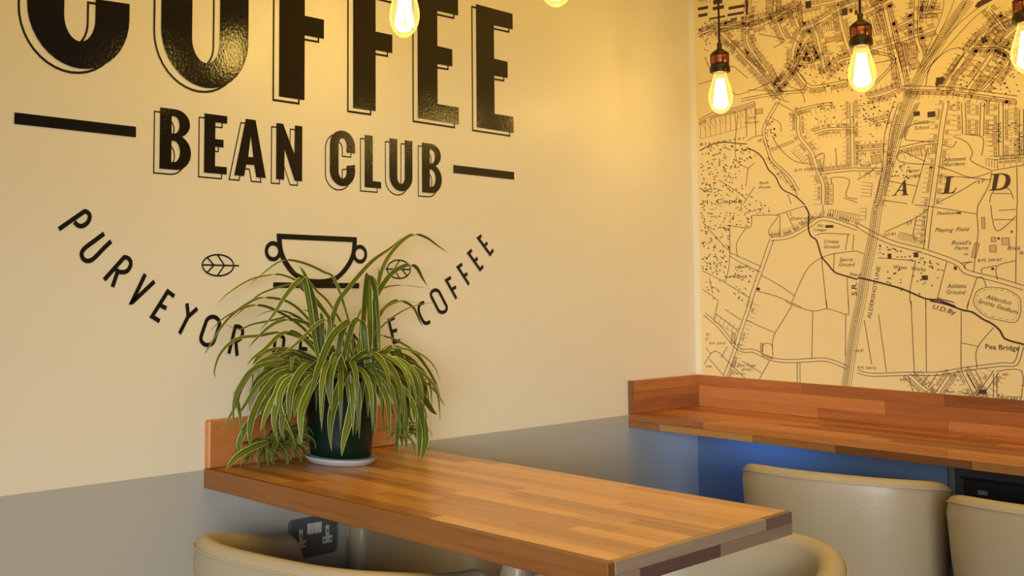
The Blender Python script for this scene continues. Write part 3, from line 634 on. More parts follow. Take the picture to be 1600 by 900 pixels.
# --- place names
def word(s, x0, y0, x1, y1, size, it=.28, mat=None, bold=.0, fit=True):
    """printed word whose baseline runs between two points of the wall"""
    a = px([(x0, y0)])[0]; b = px([(x1, y1)])[0]
    c = bpy.data.curves.new('w', 'FONT'); c.body = s; c.size = 1; c.shear = it; c.offset = bold; c.resolution_u = 2
    o = bpy.data.objects.new('w', c); me = bpy.data.meshes.new_from_object(o); bpy.data.objects.remove(o); bpy.data.curves.remove(c)
    if not me.vertices: return
    xs = [v.co.x for v in me.vertices]; w = max(xs)-min(xs); L = math.hypot(b[0]-a[0], b[1]-a[1])
    sx = L/w; tx, ty = (b[0]-a[0])/L, (b[1]-a[1])/L; hgt = size*1.14/.70; m0 = min(xs)
    for v in me.vertices:
        p, q = (v.co.x-m0)*sx, v.co.y*hgt; v.co = lift('y', a[0]+tx*p-ty*q, a[1]+ty*p+tx*q, .0014)
    me.materials.clear(); me.name = 'place_name'; return link('place_name', me, mat or M_ink, mural)
T = 0.0
word('Copse', 1119, 318, 1160, 317, .0125, 0); word('l l', 1098, 319, 1106, 319, .013, 0)
word('Brick', 1187, 288, 1202, 287, .0075); word('Works', 1186, 295, 1205, 294, .0075)
word('Duke of York', 1236, 344, 1284, 341, .0085); word('(P', 1249, 350, 1256, 350, .0075)
word('Old', 1277, 354, 1286, 355, .0075); word('Cottages', 1271, 361, 1292, 361, .0075)
word('Cricket', 1288, 380, 1311, 380, .0095); word('Ground', 1288, 388, 1312, 388, .0095)
word('Sports', 1312, 408, 1333, 408, .0095); word('Ground', 1311, 416, 1336, 416, .0095); word('Stank', 1327, 430, 1347, 432, .008)
word('Water', 1396, 420, 1418, 421, .0100, .05); word('Works', 1424, 422, 1446, 424, .0100, .05)
word('Playing', 1461, 362, 1490, 362, .0095, .35); word('Field', 1494, 361, 1515, 361, .0095, .35); word('Pavilion', 1464, 336, 1494, 335, .0085, .35)
word("Boxall's", 1487, 382, 1518, 382, .0095, .35); word('Farm', 1492, 390, 1513, 390, .0090, .35); word('W', 1507, 399, 1514, 399, .006)
word('Athletic', 1480, 450, 1511, 450, .0105); word('Ground', 1479, 459, 1509, 460, .0105)
word('Aldershot', 1540, 466, 1580, 477, .0105, .35); word('Sports Stadium', 1527, 472, 1589, 491, .0105, .35)
word('U.D.By', 1457, 482, 1493, 492, .0110, .15, bold=.01); word('Pea Bridge', 1540, 545, 1593, 548, .0120, 0, bold=.01)
word('Nursery', 1560, 623, 1598, 625, .0120, .05); word('Meth. Chap.', 1476, 613, 1514, 616, .0070)
word('County', 1428, 194, 1453, 192, .0095); word('School', 1429, 203, 1453, 201, .0095)
word('Allotment', 1475, 253, 1510, 250, .0095); word('Gardens', 1477, 260, 1508, 258, .0095)
word('Manor', 1416, 270, 1438, 268, .0085); word('Lodge', 1416, 278, 1438, 276, .0085)
word('S.R.', 1339, 462, 1339, 441, .0125, 0, bold=.01); word('ALDERSHOT LINE', 1361, 498, 1376, 417, .0092, 0)
word('F.P.', 1529, 288, 1541, 284, .0085); word('F.P.', 1419, 353, 1428, 348, .0085); word('B.M. 249.87', 1528, 409, 1566, 408, .0068, .2)
word('B.M. 244.72', 1340, 576, 1369, 577, .0065, .2); word('244', 1406, 595, 1416, 595, .0065, .2); word('241', 1566, 587, 1576, 587, .0065, .2); word('Brick', 1574, 390, 1595, 391, .0100)
word('W', 1593, 398, 1600, 399, .0095); word('M.P.', 1337, 551, 1350, 550, .0075); word('F.P.', 1483, 589, 1495, 589, .0090)
word('Reservoir', 1271, 89, 1303, 85, .0085, .1); word('Cycle', 1165, 186, 1182, 185, .0075); word('Works', 1164, 194, 1186, 192, .0075)
word('Elm-Tree', 1152, 573, 1181, 573, .0085); word('(P.H.)', 1159, 580, 1176, 579, .0075); word('Farm', 1145, 584, 1164, 586, .0065); word('ne', 1103, 574, 1112, 574, .0085, .3)
word('Heath', 1149, 420, 1170, 418, .0085); word('Bagley', 1146, 434, 1167, 434, .0085)
word('B l a c k w a t e r', 1094, 228, 1165, 217, .0080, .1); word('R i v e r', 1185, 220, 1206, 234, .0085, .2)
word('M o o r', 1197, 248, 1212, 266, .0085, .2); word('B a r n   B y', 1213, 272, 1242, 299, .0085, .2)
word('B.M. 238.57', 1242, 268, 1276, 265, .0062, .2); word('B.M. 255.01', 1109, 538, 1134, 538, .0062, .2); word('St.', 1152, 540, 1160, 540, .0062)
word('SIX MILE', 1550, 132, 1570, 105, .0085, 0); word('257.81', 1380, 370, 1400, 367, .0070, .1); word('White Row', 1146, 19, 1110, 19, .001) if 0 else None
word('PARK', 1565, 222, 1564, 190, .0085, 0); word('GROVE', 1598, 240, 1597, 205, .0085, 0); word('WEST STREET', 1562, 249, 1598, 246, .0060, .1)
word('Glen', 1258, 343, 1258, 343.01, .001) if 0 else None
for s, x, y in (('R', 1108, 526), ('e', 1105, 533)): word(s, x-2, y, x+3, y-4, .009, 0, M_red)
# three large serif capitals of the town's name
def cap(loops, x0, y0, x1, y1):
    a = px([(x0, y1)])[0]; b = px([(x1, y1)])[0]; c = px([(x0, y0)])[0]; W = b[0]-a[0]; Hh = c[1]-a[1]
    fill_shape('place_name', [[(a[0]+u*W, a[1]+v*Hh) for u, v in lp] for lp in loops], 'y', .0014, M_ink, mural)
cap([[(0, 0), (.30, 0), (.30, .05), (.21, .06), (.38, .30), (.66, .30), (.68, .06), (.56, .05), (.56, 0), (1.0, 0), (1.0, .05), (.90, .06), (.84, 1), (.78, 1), (.14, .06), (0, .05)], [(.42, .36), (.66, .36), (.69, .74)]], 1394, 282, 1420, 306)
cap([[(0, 0), (.78, 0), (1.0, .34), (.94, .34), (.80, .14), (.66, .06), (.50, .06), (.66, .93), (.82, .95), (.83, 1), (.28, 1), (.27, .95), (.40, .93), (.20, .07), (0, .05)]], 1470, 277, 1496, 303)
cap([[(0, 0), (.50, 0)]+[tuple(p) for p in smooth_path([(.50, 0), (.78, .10), (.95, .34), (1.0, .62), (.92, .88), (.66, 1)], 4)]+[(.14, 1), (.13, .95), (.25, .93), (.12, .07), (0, .05)],
     [(.32, .06), (.48, .93)]+[tuple(p) for p in smooth_path([(.60, .94), (.74, .84), (.78, .62), (.70, .30), (.56, .11), (.44, .06)], 4)]], 1546, 272, 1580, 298)

# ------------------------------------------------------------------ timber
def board(parent, name, c, length, wid, thk, mat, along='x', bev=.0007):
    """a stave centred at c with its grain along its own X axis"""
    me = box_mesh(name, -length/2, length/2, -wid/2, wid/2, -thk/2, thk/2, bev)
    return link(name, me, mat, parent, c, 0 if along == 'x' else math.pi/2)
G = .0003
def staves(parent, x0, x1, y0, y1, z0, z1, rows, mat, rg, lo=.22, hi=.46, along='x'):
    """rows of end-jointed staves filling a slab"""
    a0, a1, b0, b1 = (x0, x1, y0, y1) if along == 'x' else (y0, y1, x0, x1)
    w = (b1-b0)/rows
    for r in range(rows):
        p = a0; first = True
        while p < a1-1e-4:
            L = rg.uniform(lo, hi)*(rg.uniform(.3, 1) if first else 1); first = False
            q = p+L
            if a1-q < .08: q = a1
            cc = ((p+q)/2, b0+(r+.5)*w); c = (cc[0], cc[1], (z0+z1)/2) if along == 'x' else (cc[1], cc[0], (z0+z1)/2)
            board(parent, 'stave', c, q-p-G, w-G, z1-z0, mat, along); p = q
TL, TY0, TY1 = .9137, -2.1098, -1.5098
table = thing('wooden_table', 'oak block table top fixed to the left wall with spider plant on it', 'table', (0.0, TY0, 0))
def rel(o, px_, py_): pass
tp = thing('tmp', '', ''); bpy.data.objects.remove(tp)
OFF = Vector((0, TY0, 0))
rg = random.Random(21)
class Sub:                                   # lets parts be given in room coordinates while parented to the thing at its base
    pass
def shift_children(root):
    for ch in root.children: ch.location = Vector(ch.location)-Vector(root.location)
staves(table, .0015, TL-.010, TY0+.020, TY1, H-.020, H, 14, M_table, rg)
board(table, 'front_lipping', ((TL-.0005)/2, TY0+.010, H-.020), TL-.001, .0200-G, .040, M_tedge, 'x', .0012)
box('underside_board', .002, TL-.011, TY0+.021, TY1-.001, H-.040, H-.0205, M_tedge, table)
# end lipping, two courses of strips along Y
yc = lambda x_, y_: on_x(x_, y_, TL)[1]
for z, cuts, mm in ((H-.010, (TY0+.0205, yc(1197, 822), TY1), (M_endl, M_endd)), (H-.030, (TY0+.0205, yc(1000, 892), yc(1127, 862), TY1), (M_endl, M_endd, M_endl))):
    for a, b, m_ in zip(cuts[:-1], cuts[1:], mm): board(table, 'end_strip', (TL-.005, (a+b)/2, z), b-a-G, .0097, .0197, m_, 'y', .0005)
# post and foot plate
box('table_post', .72, .77, -1.835, -1.785, .012, H-.040, M_post, table, bev=.004)
box('foot_plate', .66, .83, -1.90, -1.72, 0, .012, M_post, table, bev=.003)
shift_children(table)

tup = thing('table_upstand', 'low wooden upstand on the wall behind the spider plant', 'upstand', (0, TY0, H))
TB = .0175
ub = box_mesh('board', -(TY1-TY0)/2, (TY1-TY0)/2, -TB/2, TB/2, -.0325, .0325, .004, 2)
for z0, z1 in ((H+.0006, H+.1013),):
    board(tup, 'stave', (TB/2+.0003, (TY0+TY1)/2, (z0+z1)/2), TY1-TY0, TB, z1-z0-.0001, M_upst, 'y', .0035)
for ch in tup.children: ch.location = Vector(ch.location)-Vector(tup.location)

CD, CL = .4287, 2.6
counter = thing('corner_counter', 'long reddish wooden wall counter under the map in the corner', 'counter', (0, 0, 0))
staves(counter, .0015, CL, -CD, -.0015, H-.020, H, 10, M_counter, rg, .25, .6)
p = .0015
for L in (.095, .27, .21, .30, .33, .35, .4, .4, .4):
    if p > CL: break
    q = min(p+L, CL); board(counter, 'edge_strip', ((p+q)/2, -CD+.020, H-.0302), q-p-G, .040, .0196, M_strip, 'x'); p = q
box('underside_board', .002, CL-.002, -CD+.041, -.002, H-.040, H-.0205, M_tedge, counter)
box('added_blue_glow_strip', .10, .34, -.105, -.093, H-.0445, H-.0402, emit('added_blue_glow', (.08, .36, 1.0), 26), counter)  # added emitter for the blue glow in the corner; no lamp known there
for bx in (.98, 1.9):
    box('counter_leg', bx-.02, bx+.02, -.10, -.06, 0, H-.0402, M_dgrey, counter, bev=.003)
cup_l = thing('return_upstand', 'short upstand on the left wall closing the counter end by the corner', 'upstand', (0, -CD, H))
cuts = (.0004, .042, .0685, .1013)
for i, (z0, z1) in enumerate(zip(cuts[:-1], cuts[1:])):
    sp = (-CD+.0035, -CD+.20+.05*i, -TB-.001) if i != 1 else (-CD+.0035, -TB-.001)
    for a, b in zip(sp[:-1], sp[1:]): board(cup_l, 'stave', (TB/2+.0003, (a+b)/2, H+(z0+z1)/2), b-a-G, TB, z1-z0-.0002, M_upst, 'y', .0006)
board(cup_l, 'end_cap', (TB/2+.0003, -CD+.0017, H+.0508), .0033, TB, .1005, M_tedge, 'y', .0004)
shift_children(cup_l)
for ch in cup_l.children: ch.location.z -= 0
cup_b = thing('back_upstand', 'long upstand running along the wall under the map', 'upstand', (0, 0, H))
rg2 = random.Random(4)
for i, (z0, z1) in enumerate(zip((.0004, .030, .0685), (.0298, .0683, .1013))):
    x = .001
    while x < CL:
        q = x+rg2.uniform(.30, .62); q = CL if CL-q < .1 else q
        board(cup_b, 'stave', ((x+q)/2, -TB/2-.0003-.0015, H+(z0+z1)/2), q-x-G, TB, z1-z0, M_upst, 'x', .0006); x = q
shift_children(cup_b)

# ------------------------------------------------------------------ tub chairs
def build_chair(name, label, group):
    t = thing(name, label, 'chair', group=group)
    a, b, n = .234, .225, 2.9; fr = .20; zb = .30; TH = .044; r = TH/2
    plan = []
    for i in range(7): plan.append((-a, fr-fr*i/7))
    for i in range(41):
        th = math.pi+math.pi*i/40; c, s = math.cos(th), math.sin(th)
        plan.append((math.copysign(abs(c)**(2/n), c)*a, math.copysign(abs(s)**(2/n), s)*b))
    for i in range(1, 8): plan.append((a, fr*i/7))
    # resample evenly
    D = [0]
    for p, q in zip(plan[:-1], plan[1:]): D.append(D[-1]+math.hypot(q[0]-p[0], q[1]-p[1]))
    NS = 72; pts = []
    for k in range(NS+1):
        s = D[-1]*k/NS; j = 0
        while j < len(D)-2 and D[j+1] < s: j += 1
        u = (s-D[j])/max(1e-9, D[j+1]-D[j]); pts.append((plan[j][0]+(plan[j+1][0]-plan[j][0])*u, plan[j][1]+(plan[j+1][1]-plan[j][1])*u))
    v = []; f = []; seam = []; rim_n = 8; rows = None
    for k, (x, y) in enumerate(pts):
        p0 = pts[max(k-1, 0)]; p1 = pts[min(k+1, NS)]; tx, ty = p1[0]-p0[0], p1[1]-p0[1]; l = math.hypot(tx, ty); nx, ny = ty/l, -tx/l
        if nx*x+ny*(y-.0) < 0: nx, ny = -nx, -ny
        d = min(k, NS-k)/NS*D[-1]                       # distance from the arm's front
        q = max(0, min(1, (y+b)/(b+fr))); zt = .682-.055*(q*q*(3-2*q))*1.0
        if d < .05: zt -= .05*(1-math.sqrt(max(0, 1-((.05-d)/.05)**2)))
        def P(off, z):
            s = .86+.14*min(1, max(0, (z-zb)/(.68-zb)))**.8
            return (x*s+nx*off, (y*s)+ny*off, z)
        sec = [P(0, zb), P(.004, zb+.10), P(.006, zb+.22), P(.004, zt-r-.02), P(0, zt-r)]
        for i in range(1, rim_n): an = math.pi*i/rim_n; sec.append(P(-r+r*math.cos(an), zt-r+r*math.sin(an)))
        sec += [P(-TH, zt-r), P(-TH-.002, zt-r-.05), P(-TH, zb+.12), P(-TH, zb)]
        seam.append(P(.0012, zt-r+.005)); rows = len(sec); v += sec
    for k in range(NS):
        for i in range(rows-1): f.append((k*rows+i, (k+1)*rows+i, (k+1)*rows+i+1, k*rows+i+1))
        f.append((k*rows+rows-1, (k+1)*rows+rows-1, (k+1)*rows, k*rows))
    f.append(tuple(range(rows))); f.append(tuple(NS*rows+i for i in range(rows-1, -1, -1)))
    o = pydata('tub_back', v, f, M_leather, t, True)
    bm = bmesh.new(); bm.from_mesh(o.data); bmesh.ops.recalc_face_normals(bm, faces=bm.faces); bm.to_mesh(o.data); bm.free()
    sv, sf = tube(seam, .0018, 6); pydata('seam', sv, sf, M_seam, t, True)
    # seat cushion
    v = []; f = []; m = 40; prof = [(.90, .31), (.97, .325), (1, .36), (1, .41), (.97, .437), (.88, .450), (.5, .458), (0.02, .460)]
    for s, z in prof:
        for k in range(m):
            th = 2*math.pi*k/m; c, sn = math.cos(th), math.sin(th)
            v.append((math.copysign(abs(c)**.7, c)*.168*s, .005+math.copysign(abs(sn)**.7, sn)*.185*s, z))
    for i in range(len(prof)-1):
        for k in range(m): f.append((i*m+k, i*m+(k+1) % m, (i+1)*m+(k+1) % m, (i+1)*m+k))
    f.append(tuple(range(m-1, -1, -1))); f.append(tuple((len(prof)-1)*m+k for k in range(m)))
    pydata('seat_cushion', v, f, M_leather, t, True)
    box('seat_base', -.17, .17, -.16, .18, .285, .309, M_legw, t, bev=.006)
    for sx in (-1, 1):
        for sy in (-1, 1):
            tv, tf = tube([(sx*.18, .01+sy*.17, 0), (sx*.15, .01+sy*.14, .286)], [.011, .018], 12); pydata('leg', tv, tf, M_legw, t, True)
    return t
chair_spots = [
    ('cream leather tub chair tucked under the near edge of the table beside the wall socket', .365, -2.100, 13),
    ('cream leather tub chair across the table against the left wall, mostly hidden under the top', .262, -1.520, 180),
    ('cream leather tub chair across the table by its free end, golden inside', .768, -1.570, 191),
    ('cream leather tub chair at the counter nearest the corner, its back turned', .585, -.400, 17),
    ('cream leather tub chair at the counter cut off by the right picture edge', 1.075, -.450, 11),
]
proto = None
for lab, x, y, rz in chair_spots:
    if proto is None: proto = c = build_chair('tub_chair', lab, 'cream tub chairs')
    else:
        c = proto.copy(); COL.objects.link(c); c['label'] = lab
        for ch in proto.children:
            d = ch.copy(); COL.objects.link(d); d.parent = c
    c.location = (x, y, 0); c.rotation_euler = (0, 0, math.radians(rz))

# ------------------------------------------------------------------ spider plant
PX, PY = .1030, -1.805
pot = thing('plant_pot', 'glossy dark green plant pot on the table holding the spider plant', 'pot', (PX, PY, H+.0145))
lathe('pot_body', [(.060, 0), (.066, .002), (.069, .03), (.078, .13), (.0815, .163), (.088, .165), (.0885, .190), (.086, .192), (.080, .190), (.078, .168), (.076, .160)], M_pot, pot, 48)
lathe('soil', [(.0755, .150), (.0755, .158), (.03, .168), (.001, .170)], M_soil, pot, 24)
sa = lathe('saucer', [(.060, 0), (.072, .0015), (.078, .011), (.0795, .0145), (.0775, .0145), (.074, .010), (.066, .008), (.0605, .0135), (.001, .0138)], M_saucer, None, 48, (PX, PY, H+.0003))
tag(sa, 'pale round saucer under the dark green plant pot', 'saucer')
plant = thing('spider_plant', 'bushy spider plant with long arching cream-edged green leaves', 'plant', (PX, PY, H+.17))
CR = Vector((PX, PY, H+.17))
def leaf(pts3, w, name='leaf', twist=0.0, n=5, par=None, base=.55, face=0.0):
    """pts3: points in room space; ribbon with a folded mid-rib, tapering to the tip"""
    P = [Vector(q) for q in smooth_path(pts3, n)]; N = len(P); v = []; f = []; uv = []
    cd_ = Vector(CAM)+Vector((0, 0, H))
    for i, p in enumerate(P):
        t = i/(N-1); T_ = (P[min(i+1, N-1)]-P[max(i-1, 0)]).normalized()
        up = Vector((0, 0, 1)); side = T_.cross(up)
        rad = Vector((p.x-CR.x, p.y-CR.y, 0)); 
        if side.length < .25: side = side*.5+Vector((-rad.y, rad.x, 0)).normalized()*.5 if rad.length > 1e-4 else Vector((1, 0, 0))
        if face:
            sc_ = T_.cross((p-cd_).normalized())
            if sc_.length > 1e-3:
                sc_.normalize(); side.normalize()
                if sc_.dot(side) < 0: sc_ = -sc_
                side = side*(1-face)+sc_*face
        if i and side.dot(prev) < 0: side = -side
        side.normalize()
        if i: side = (side*.55+prev*.45).normalized()
        prev = side.copy()
        nn = T_.cross(side).normalized()
        if twist: side = (side*math.cos(twist*(t+.2))+nn*math.sin(twist*(t+.2))).normalized(); nn = T_.cross(side).normalized()
        if nn.z < 0: nn = -nn
        wd = w/2*(base+(1-base)*min(1, t/.25))*(1 if t < .55 else max(.03, 1-((t-.55)/.45)**1.6))
        for s, hgt in ((-1, .30), (0, 0), (1, .30)):
            q = p+side*s*wd+nn*wd*hgt
            q.x = max(q.x, .004 if q.z > H+.106 or q.y < TY0 or q.y > TY1 else .020); 
            if 0 < q.x < TL and TY0 < q.y < TY1: q.z = max(q.z, H+.002)
            v.append(q-CR); uv.append(((s+1)/2, t))
    for i in range(N-1):
        for j in (0, 1): f.append((i*3+j, i*3+j+1, (i+1)*3+j+1, (i+1)*3+j))
    me = bpy.data.meshes.new(name); me.from_pydata([tuple(q) for q in v], [], f); me.update()
    ul = me.uv_layers.new(name='UVMap')
    for lp in me.loops: ul.data[lp.index].uv = uv[lp.vertex_index]
    me.polygons.foreach_set('use_smooth', [True]*len(me.polygons))
    return link(name, me, M_leaf, par or plant)
def traced(pts, w, xa, xb, twist=0.0):
    """leaf read off the photograph: pixel path, width in px, distance from the wall at root and tip"""
    n = len(pts); P = []
    for i, (a, b) in enumerate(pts):
        t = i/(n-1); P.append(on_x(a, b, xa+(xb-xa)*t))
    leaf(P, w*.00125, twist=twist, face=.5)
TR = [
    # tall arching leaves, left side
    ([(553, 575), (548, 515), (524, 440), (505, 425), (470, 410), (440, 408), (410, 428), (385, 450)], 6, .10, .04),
    ([(550, 575), (520, 505), (480, 452), (445, 431), (415, 431), (385, 440), (352, 462), (338, 478)], 5, .09, .03),
    ([(550, 580), (500, 520), (460, 478), (425, 466), (395, 470), (355, 500), (325, 545), (320, 552)], 6, .09, .05),
    ([(545, 580), (500, 540), (470, 510), (440, 490), (410, 478), (385, 480), (350, 497), (326, 520)], 6, .11, .08),
    ([(500, 575), (490, 520), (482, 470), (476, 440), (470, 436), (448, 460), (425, 495), (405, 517)], 10, .14, .17),
    ([(545, 585), (520, 560), (500, 520), (480, 506), (450, 500), (425, 508), (400, 530), (388, 545)], 8, .12, .12),
    ([(540, 585), (500, 545), (475, 530), (440, 520), (405, 525), (370, 530), (345, 552), (335, 580), (338, 590)], 7, .12, .10),
    ([(545, 580), (515, 540), (490, 515), (460, 494), (430, 500), (395, 507), (372, 515), (350, 505)], 5, .10, .06),
    ([(500, 570), (497, 520), (490, 470), (480, 440), (474, 425), (467, 416)], 9, .13, .10),
    ([(556, 585), (540, 520), (515, 475), (495, 455), (478, 435), (450, 420)], 5, .10, .05),
    ([(520, 580), (505, 540), (503, 500), (501, 488)], 8, .14, .15),
    ([(545, 590), (505, 560), (465, 522), (440, 522), (415, 545), (395, 560), (386, 572)], 8, .12, .14),
    ([(548, 582), (535, 530), (500, 480), (470, 450), (462, 443), (410, 458), (378, 485), (360, 500)], 5, .08, .05),
    ([(490, 595), (505, 560), (515, 505), (498, 505), (460, 540), (430, 560)], 8, .16, .18),
    # upright right side
    ([(505, 600), (512, 540), (525, 480), (545, 450), (580, 410), (610, 388), (630, 370)], 9, .12, .06),
    ([(590, 590), (588, 500), (590, 450), (602, 410), (625, 380), (645, 367), (665, 371), (685, 385), (700, 395)], 8, .11, .08),
    ([(575, 590), (578, 520), (576, 455), (581, 437), (586, 450), (592, 520), (594, 560)], 13, .13, .16),
    ([(566, 595), (568, 520), (574, 437), (580, 437), (588, 470), (592, 510)], 14, .14, .16, .3),
    ([(587, 590), (586, 500), (588, 465), (610, 430), (635, 415), (650, 418), (660, 435), (668, 447)], 10, .12, .10),
    ([(590, 590), (587, 520), (595, 490), (610, 474), (625, 470), (645, 480), (655, 500), (660, 510)], 7, .12, .10),
    ([(585, 560), (584, 480), (590, 450), (592, 415)], 6, .12, .10),
    ([(560, 580), (565, 500), (585, 465), (600, 450), (630, 446), (672, 451)], 4, .09, .05),
    ([(540, 590), (550, 520), (570, 475), (585, 460)], 5, .10, .07),
    ([(575, 600), (590, 530), (605, 527), (625, 535), (650, 552), (668, 575), (682, 600), (690, 632)], 5, .12, .10),
    ([(575, 600), (600, 545), (625, 543), (650, 555), (675, 590), (692, 635)], 4, .12, .12),
    ([(600, 610), (640, 600), (670, 592), (680, 598), (684, 606)], 3, .12, .12), ([(600, 600), (655, 595), (680, 612), (697, 637)], 4, .12, .12),
    # broad leaves falling over the near side of the pot
    ([(530, 585), (545, 530), (555, 502), (567, 508), (572, 560), (582, 620), (587, 668)], 13, .15, .20),
    ([(520, 590), (535, 520), (545, 503), (520, 525), (500, 570), (490, 600), (475, 650)], 13, .16, .20),
    ([(540, 585), (530, 560), (524, 558), (515, 590), (516, 620), (518, 642)], 15, .17, .20),
    ([(550, 590), (543, 582), (533, 600), (520, 640), (516, 670), (518, 705)], 14, .18, .21),
    ([(560, 590), (555, 585), (553, 620), (545, 660), (537, 690), (534, 713)], 14, .18, .21),
    ([(545, 585), (542, 583), (544, 600), (544, 630)], 11, .18, .20),
    ([(565, 585), (566, 590), (562, 630), (556, 678)], 11, .18, .20),
    ([(572, 570), (580, 560), (583, 600), (584, 640), (587, 670)], 14, .18, .20),
    ([(568, 560), (574, 550), (574, 600), (575, 652)], 12, .18, .20),
    ([(575, 570), (588, 575), (598, 610), (608, 635)], 6, .15, .16),
    # left skirt
    ([(530, 590), (505, 582), (490, 600), (472, 640), (470, 670), (472, 693)], 13, .17, .20),
    ([(520, 585), (490, 568), (470, 580), (455, 610), (452, 640), (453, 660)], 13, .17, .20),
    ([(510, 590), (485, 590), (470, 615), (462, 635), (460, 653)], 11, .17, .19),
    ([(510, 590), (460, 590), (440, 610), (437, 640), (450, 670), (462, 688)], 11, .16, .19),
    ([(520, 590), (450, 580), (415, 610), (395, 650), (390, 680), (392, 698)], 12, .14, .16),
    ([(520, 585), (450, 590), (430, 620), (415, 650), (407, 675)], 12, .15, .17),
    ([(520, 580), (450, 560), (410, 565), (380, 600), (365, 640), (345, 675)], 10, .12, .12),
    ([(520, 580), (455, 565), (400, 575), (375, 605), (365, 635), (366, 678)], 9, .13, .13),
    ([(520, 575), (440, 560), (390, 585), (372, 620), (375, 650), (378, 685)], 9, .10, .10),
    ([(510, 580), (450, 575), (410, 595), (385, 630), (372, 650)], 9, .11, .09),
    ([(520, 580), (460, 553), (415, 560), (382, 590), (362, 620)], 8, .10, .06),
    ([(515, 590), (460, 595), (435, 625), (428, 660), (434, 693)], 11, .16, .18),
    ([(515, 595), (470, 605), (445, 640), (440, 670), (445, 690)], 10, .17, .19),
    ([(500, 590), (465, 565), (457, 560), (455, 580)], 8, .16, .18),
    ([(520, 590), (500, 565), (495, 575), (491, 598)], 8, .16, .18),
    ([(420, 690), (395, 700), (370, 715), (352, 735)], 12, .12, .15),
    ([(420, 620), (390, 660), (375, 690), (372, 712)], 12, .09, .08),
    ([(478, 655), (468, 685), (470, 695)], 6, .18, .19),
    # right skirt
    ([(580, 590), (605, 548), (622, 550), (635, 590), (645, 630), (648, 660)], 14, .14, .16),
    ([(585, 590), (610, 560), (625, 580), (632, 620), (640, 650), (648, 668)], 12, .15, .17),
    ([(590, 580), (625, 552), (645, 580), (660, 600), (664, 625), (660, 640)], 12, .12, .10),
    ([(590, 590), (630, 600), (655, 640), (665, 680), (662, 705), (658, 720)], 14, .15, .19),
    ([(590, 590), (615, 580), (640, 620), (655, 660), (655, 700), (653, 718)], 13, .14, .16),
    ([(600, 590), (640, 600), (660, 620), (675, 642), (683, 648)], 13, .12, .12),
    ([(600, 590), (630, 600), (655, 630), (664, 650), (667, 656)], 10, .13, .14),
    ([(590, 595), (612, 590), (620, 620), (625, 650), (620, 680), (618, 700)], 12, .14, .14),
    ([(595, 595), (610, 600), (622, 640), (632, 665), (640, 690)], 11, .15, .16),
    ([(600, 600), (615, 620), (625, 650), (620, 690), (623, 708)], 11, .13, .13),
    ([(590, 585), (615, 570), (630, 600), (634, 640), (635, 680), (636, 705)], 11, .13, .13),
    ([(660, 690), (666, 700), (671, 704)], 5, .14, .14),
    ([(590, 600), (603, 610), (612, 640), (618, 660)], 5, .12, .10),
]
for q in TR:
    traced(*q)
# filler leaves that arch out of the crown and hang round the pot
rl = random.Random(12)
def arch(az, el, L, w, droop, z0=0.0, par=None, o=None):
    p = Vector(o) if o else CR+Vector((math.cos(az)*.02, math.sin(az)*.02, z0)); P = [p.copy()]; n = 9; e = el
    for i in range(n):
        st = L/n; p = p+Vector((math.cos(az)*math.cos(e), math.sin(az)*math.cos(e), math.sin(e)))*st
        e -= droop*(.4+i/n*1.2)/n; e = max(e, -1.5)
        if p.x < .012: p.x = .012+rl.random()*.012
        P.append(p.copy())
    leaf(P, w, n=2, par=par, face=.35)
for i in range(118):
    az = rl.uniform(-2.7, 1.25) if rl.random() < .85 else rl.uniform(0, 6.28)
    if -1.7 < az < -.3 and rl.random() < .5: az = rl.choice((-2.1, .5))+rl.uniform(-.4, .4)
    arch(az, rl.uniform(.10, .80), rl.uniform(.17, .28), rl.uniform(.009, .0145), rl.uniform(2.6, 4.0), .02)
for i in range(4):
    az = rl.choice((-1.9, -1.4, 1.2, 1.6))+rl.uniform(-.5, .5)
    arch(az, rl.uniform(1.0, 1.35), rl.uniform(.24, .34), rl.uniform(.005, .009), rl.uniform(1.2, 2.2), .02)
# two clusters of young plantlets touching the table
def tuft(x, y, n, L, seed, spread=1.0, z=.03):
    for i in range(n):
        az = rl.uniform(0, 6.28); arch(az, rl.uniform(-.2, .9), rl.uniform(.6, 1)*L, rl.uniform(.005, .010), rl.uniform(1.5, 3.2), o=(x+rl.uniform(-.02, .02)*spread, y+rl.uniform(-.03, .03)*spread, H+z+rl.uniform(-.01, .015)))
c0 = on_z(422, 705, H+.02); tuft(c0[0], c0[1], 60, .12, 1, 1.9, .035); c0b = on_z(445, 690, H+.04); tuft(max(c0b[0], .04), c0b[1], 26, .09, 1, 1.3, .05)
c1 = on_z(632, 690, H+.025); tuft(min(c1[0], .30), c1[1], 26, .075, 2, .6, .045)
for tgt, st in ((c0, (455, 600)), (c1, (610, 600))):
    s0 = on_x(*st, .12); v, f = tube([tuple(Vector(q)-CR) for q in smooth_path([tuple(CR), s0, ((s0[0]+tgt[0])/2, (s0[1]+tgt[1])/2, s0[2]-.06), (tgt[0], tgt[1], H+.04)], 5)], .0016, 6); pydata('runner_stem', v, f, simple('runner_green', (.16, .22, .06), .5), plant, True)

